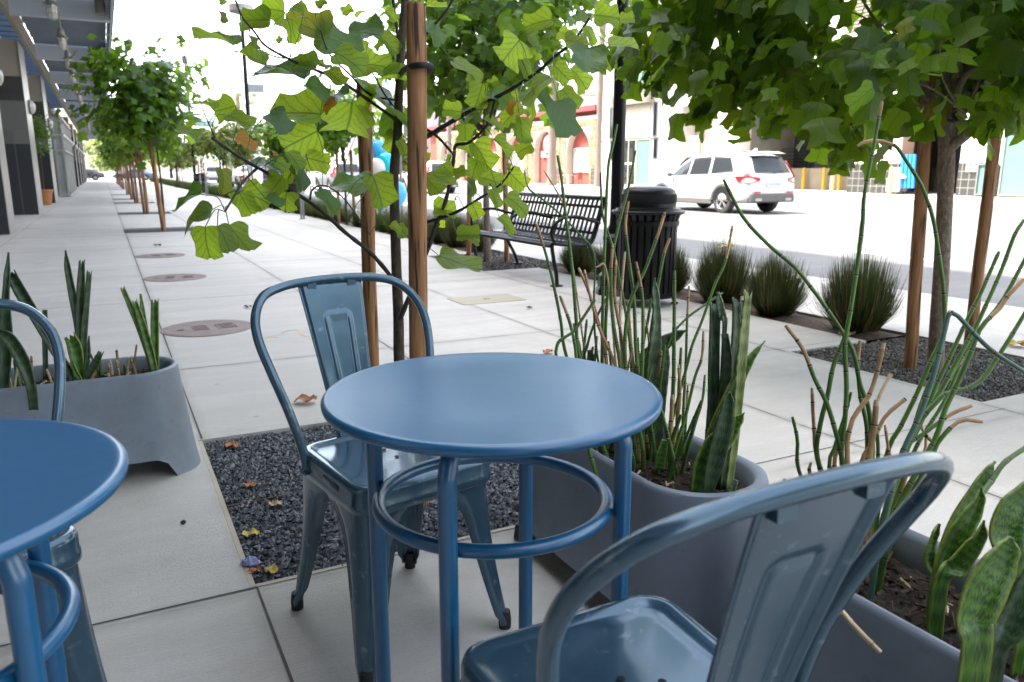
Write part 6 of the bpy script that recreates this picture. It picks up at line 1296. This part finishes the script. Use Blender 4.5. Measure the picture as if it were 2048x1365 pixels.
# leaves of the potted tree
cl = clusters((-.02, -.2, 2.2), (.36, .45, .62), 22, 8); V, Fc = foliage(cl, 1100, .075, 15, .12, .3); mesh_raw('crown', V, Fc, M['leafdark'], potted)
# --- palms and far trees
def palm(loc, h, r, label, seed, fr=34, L=2.2):
    t = thing('palm_tree', label, 'palm tree', loc, 0, 'palms along the road'); q = random.Random(seed); c = MB(); n = 26
    c.tube([(q.uniform(-.03, .03) + .25 * (i / n) ** 2, q.uniform(-.03, .03), h * i / n - .1) for i in range(n + 1)], [r * (1.35 - .35 * min(1, i / 4)) * (1 + .05 * (-1) ** i) for i in range(n + 1)], 12); c.build('trunk', M['palmbark'], t, ang=60); c = MB()
    for k in range(fr):
        a = q.uniform(0, 6.28); el = q.uniform(-.7, 1.1); d_ = Vector((math.cos(a) * math.cos(el), math.sin(a) * math.cos(el), math.sin(el))); p0 = Vector((.25, 0, h)); p1 = p0 + d_ * L * .55; c.tube([p0, p1], [.03, .015], 4); u = d_.cross(Vector((0, 0, 1))).normalized(); v = u.cross(d_)
        for j in range(13):
            b_ = (j - 6) * .21; e = p1 + (d_ * math.cos(b_) + u * math.sin(b_)) * L * .5 + Vector((0, 0, -.18 * L * abs(math.sin(b_)) - .1 * L)); s_ = (u * math.cos(b_) - d_ * math.sin(b_)) * .05; mid = p1.lerp(e, .5) + Vector((0, 0, .06 * L)); c.add([p1, mid - s_, e, mid + s_], [(0, 1, 2, 3)])
    c.build('crown', M['leafsun'], t, smooth=False)
palm((30.2, 52.3, 0), 15.5, .30, 'palm with thick trunk in front of the arched restaurant', 1); palm((30.6, 46.6, 0), 15.5, .20, 'slimmer palm just left of the near lamp post', 2); palm((30.5, 73, 0), 14, .25, 'palm trunk behind the young tree leaves over the road', 3); palm((22.5, 152, 0), 14.5, .4, 'far palm standing above the street sign', 4, 44, 4.2)
for i, (x, y, h, r, lb) in enumerate([(-6, 128, 6.5, 4.2, 'big yellow green tree at the end of the pavement'), (2, 136, 6, 4.0, 'round yellow green tree behind the crossing cars'), (-14, 124, 7.5, 4.5, 'tall tree at the far left end of the pavement'), (10, 142, 6, 3.8, 'light green tree beyond the junction under the street sign'), (19, 132, 5.5, 3.5, 'light green tree beyond the junction right of the street sign'), (26.5, 120, 5, 3.2, 'pale street tree across the junction'), (29.5, 88, 4.6, 2.2, 'small pale tree over the road beyond the restaurant')]):
    tree('street_tree', lb, (x, y, 0), h * .35, (0, 0, h * .68), (r, r, h * .36), 40, 1500, .55, 110 + i, 'leafsun', 'bark', .28, .7, 'far trees beyond the junction', nlimb=16)

# ------------------------------------------------------------------ fallen leaves and litter
def dleaf(p, s, rz, m_, label, seed):
    q = random.Random(seed); c = MB(); k = 9
    c.grid(lambda u, v: ((u - .5) * s * (1 - .5 * abs(v * 2 - 1) ** 2), (v - .5) * s * 1.25, .004 + s * (.28 * abs(u - .5) * q.uniform(.5, 1.6) + .20 * math.sin(v * 5 + seed) ** 2 + q.uniform(0, .06))), 7, k)
    o = c.build('fallen_leaf', M[m_], ang=80); o.location = p; o.rotation_euler = (0, 0, rz); return tag(o, label, 'leaf', 'fallen leaves')
dleaf((.765, 3.68, .0), .085, R(60), 'dryleaf', 'curled brown leaf on the pavement left of the centre chair', 1)
dleaf((.36, 2.76, -.01), .042, R(20), 'dryleaf', 'orange brown leaf on the dark gravel under the chair', 2); dleaf((.41, 2.55, -.01), .034, R(80), 'dryleaf2', 'small pinkish leaf on the dark gravel', 3); dleaf((.315, 2.10, -.01), .036, R(10), 'dryyellow', 'yellow leaf in the near corner of the dark gravel', 4); dleaf((.272, 2.12, -.01), .030, R(110), 'dryleaf', 'rusty leaf scrap in the near corner of the dark gravel', 5)
dleaf((.30, 2.36, -.01), .04, R(75), 'dryyellow', 'pale dry leaf at the left edge of the dark gravel', 6); dleaf((.36, 3.22, -.01), .05, R(40), 'dryleaf', 'brown leaf at the far edge of the dark gravel', 7)
dleaf((2.33, 4.06, 0), .06, R(130), 'dryleaf', 'brown leaf on the pavement behind the centre table', 8); dleaf((3.08, 3.16, 0), .045, R(10), 'dryleaf', 'small brown leaf on the pavement between planter and right tree', 9); dleaf((2.99, 5.52, 0), .04, R(10), 'mulch', 'dark leaf scrap on the pavement beside the utility cover', 10); dleaf((5.1, 2.85, 0), .10, R(60), 'dryyellow', 'yellow leaf on the kerb at the right edge', 11); dleaf((.62, 12.8, 0), .09, R(60), 'mulch', 'dark leaf on the pavement beyond the manhole covers', 12); dleaf((.95, 6.6, .0), .05, R(60), 'mulch', 'dark leaf left of the chair back', 13); dleaf((4.62, 5.05, .45), .10, R(60), 'dryyellow', 'orange yellow leaf caught in the third rush tuft', 14); dleaf((4.42, 3.6, -.01), .10, R(100), 'dryleaf2', 'pale leaf in front of the nearest rush tuft', 15)
c = MB(); q = random.Random(2); c.sphere((0, 0, .014), (.026, .02, .016), 7); c.v = [(x * q.uniform(.7, 1.2), y * q.uniform(.7, 1.2), z * q.uniform(.6, 1.3)) for x, y, z in c.v]; o = c.build('crumpled_paper', M['paper'], smooth=False); o.location = (.268, 2.165, -.01); tag(o, 'crumpled lavender paper scrap in the near corner of the gravel', 'paper')
c = MB(); c.sphere((0, 0, .006), (.009, .008, .007), 5); o = c.build('pebble', M['gravelbed'], smooth=False); o.location = (.12, 2.53, 0); tag(o, 'single dark pebble on the pavement left of the gravel', 'pebble')
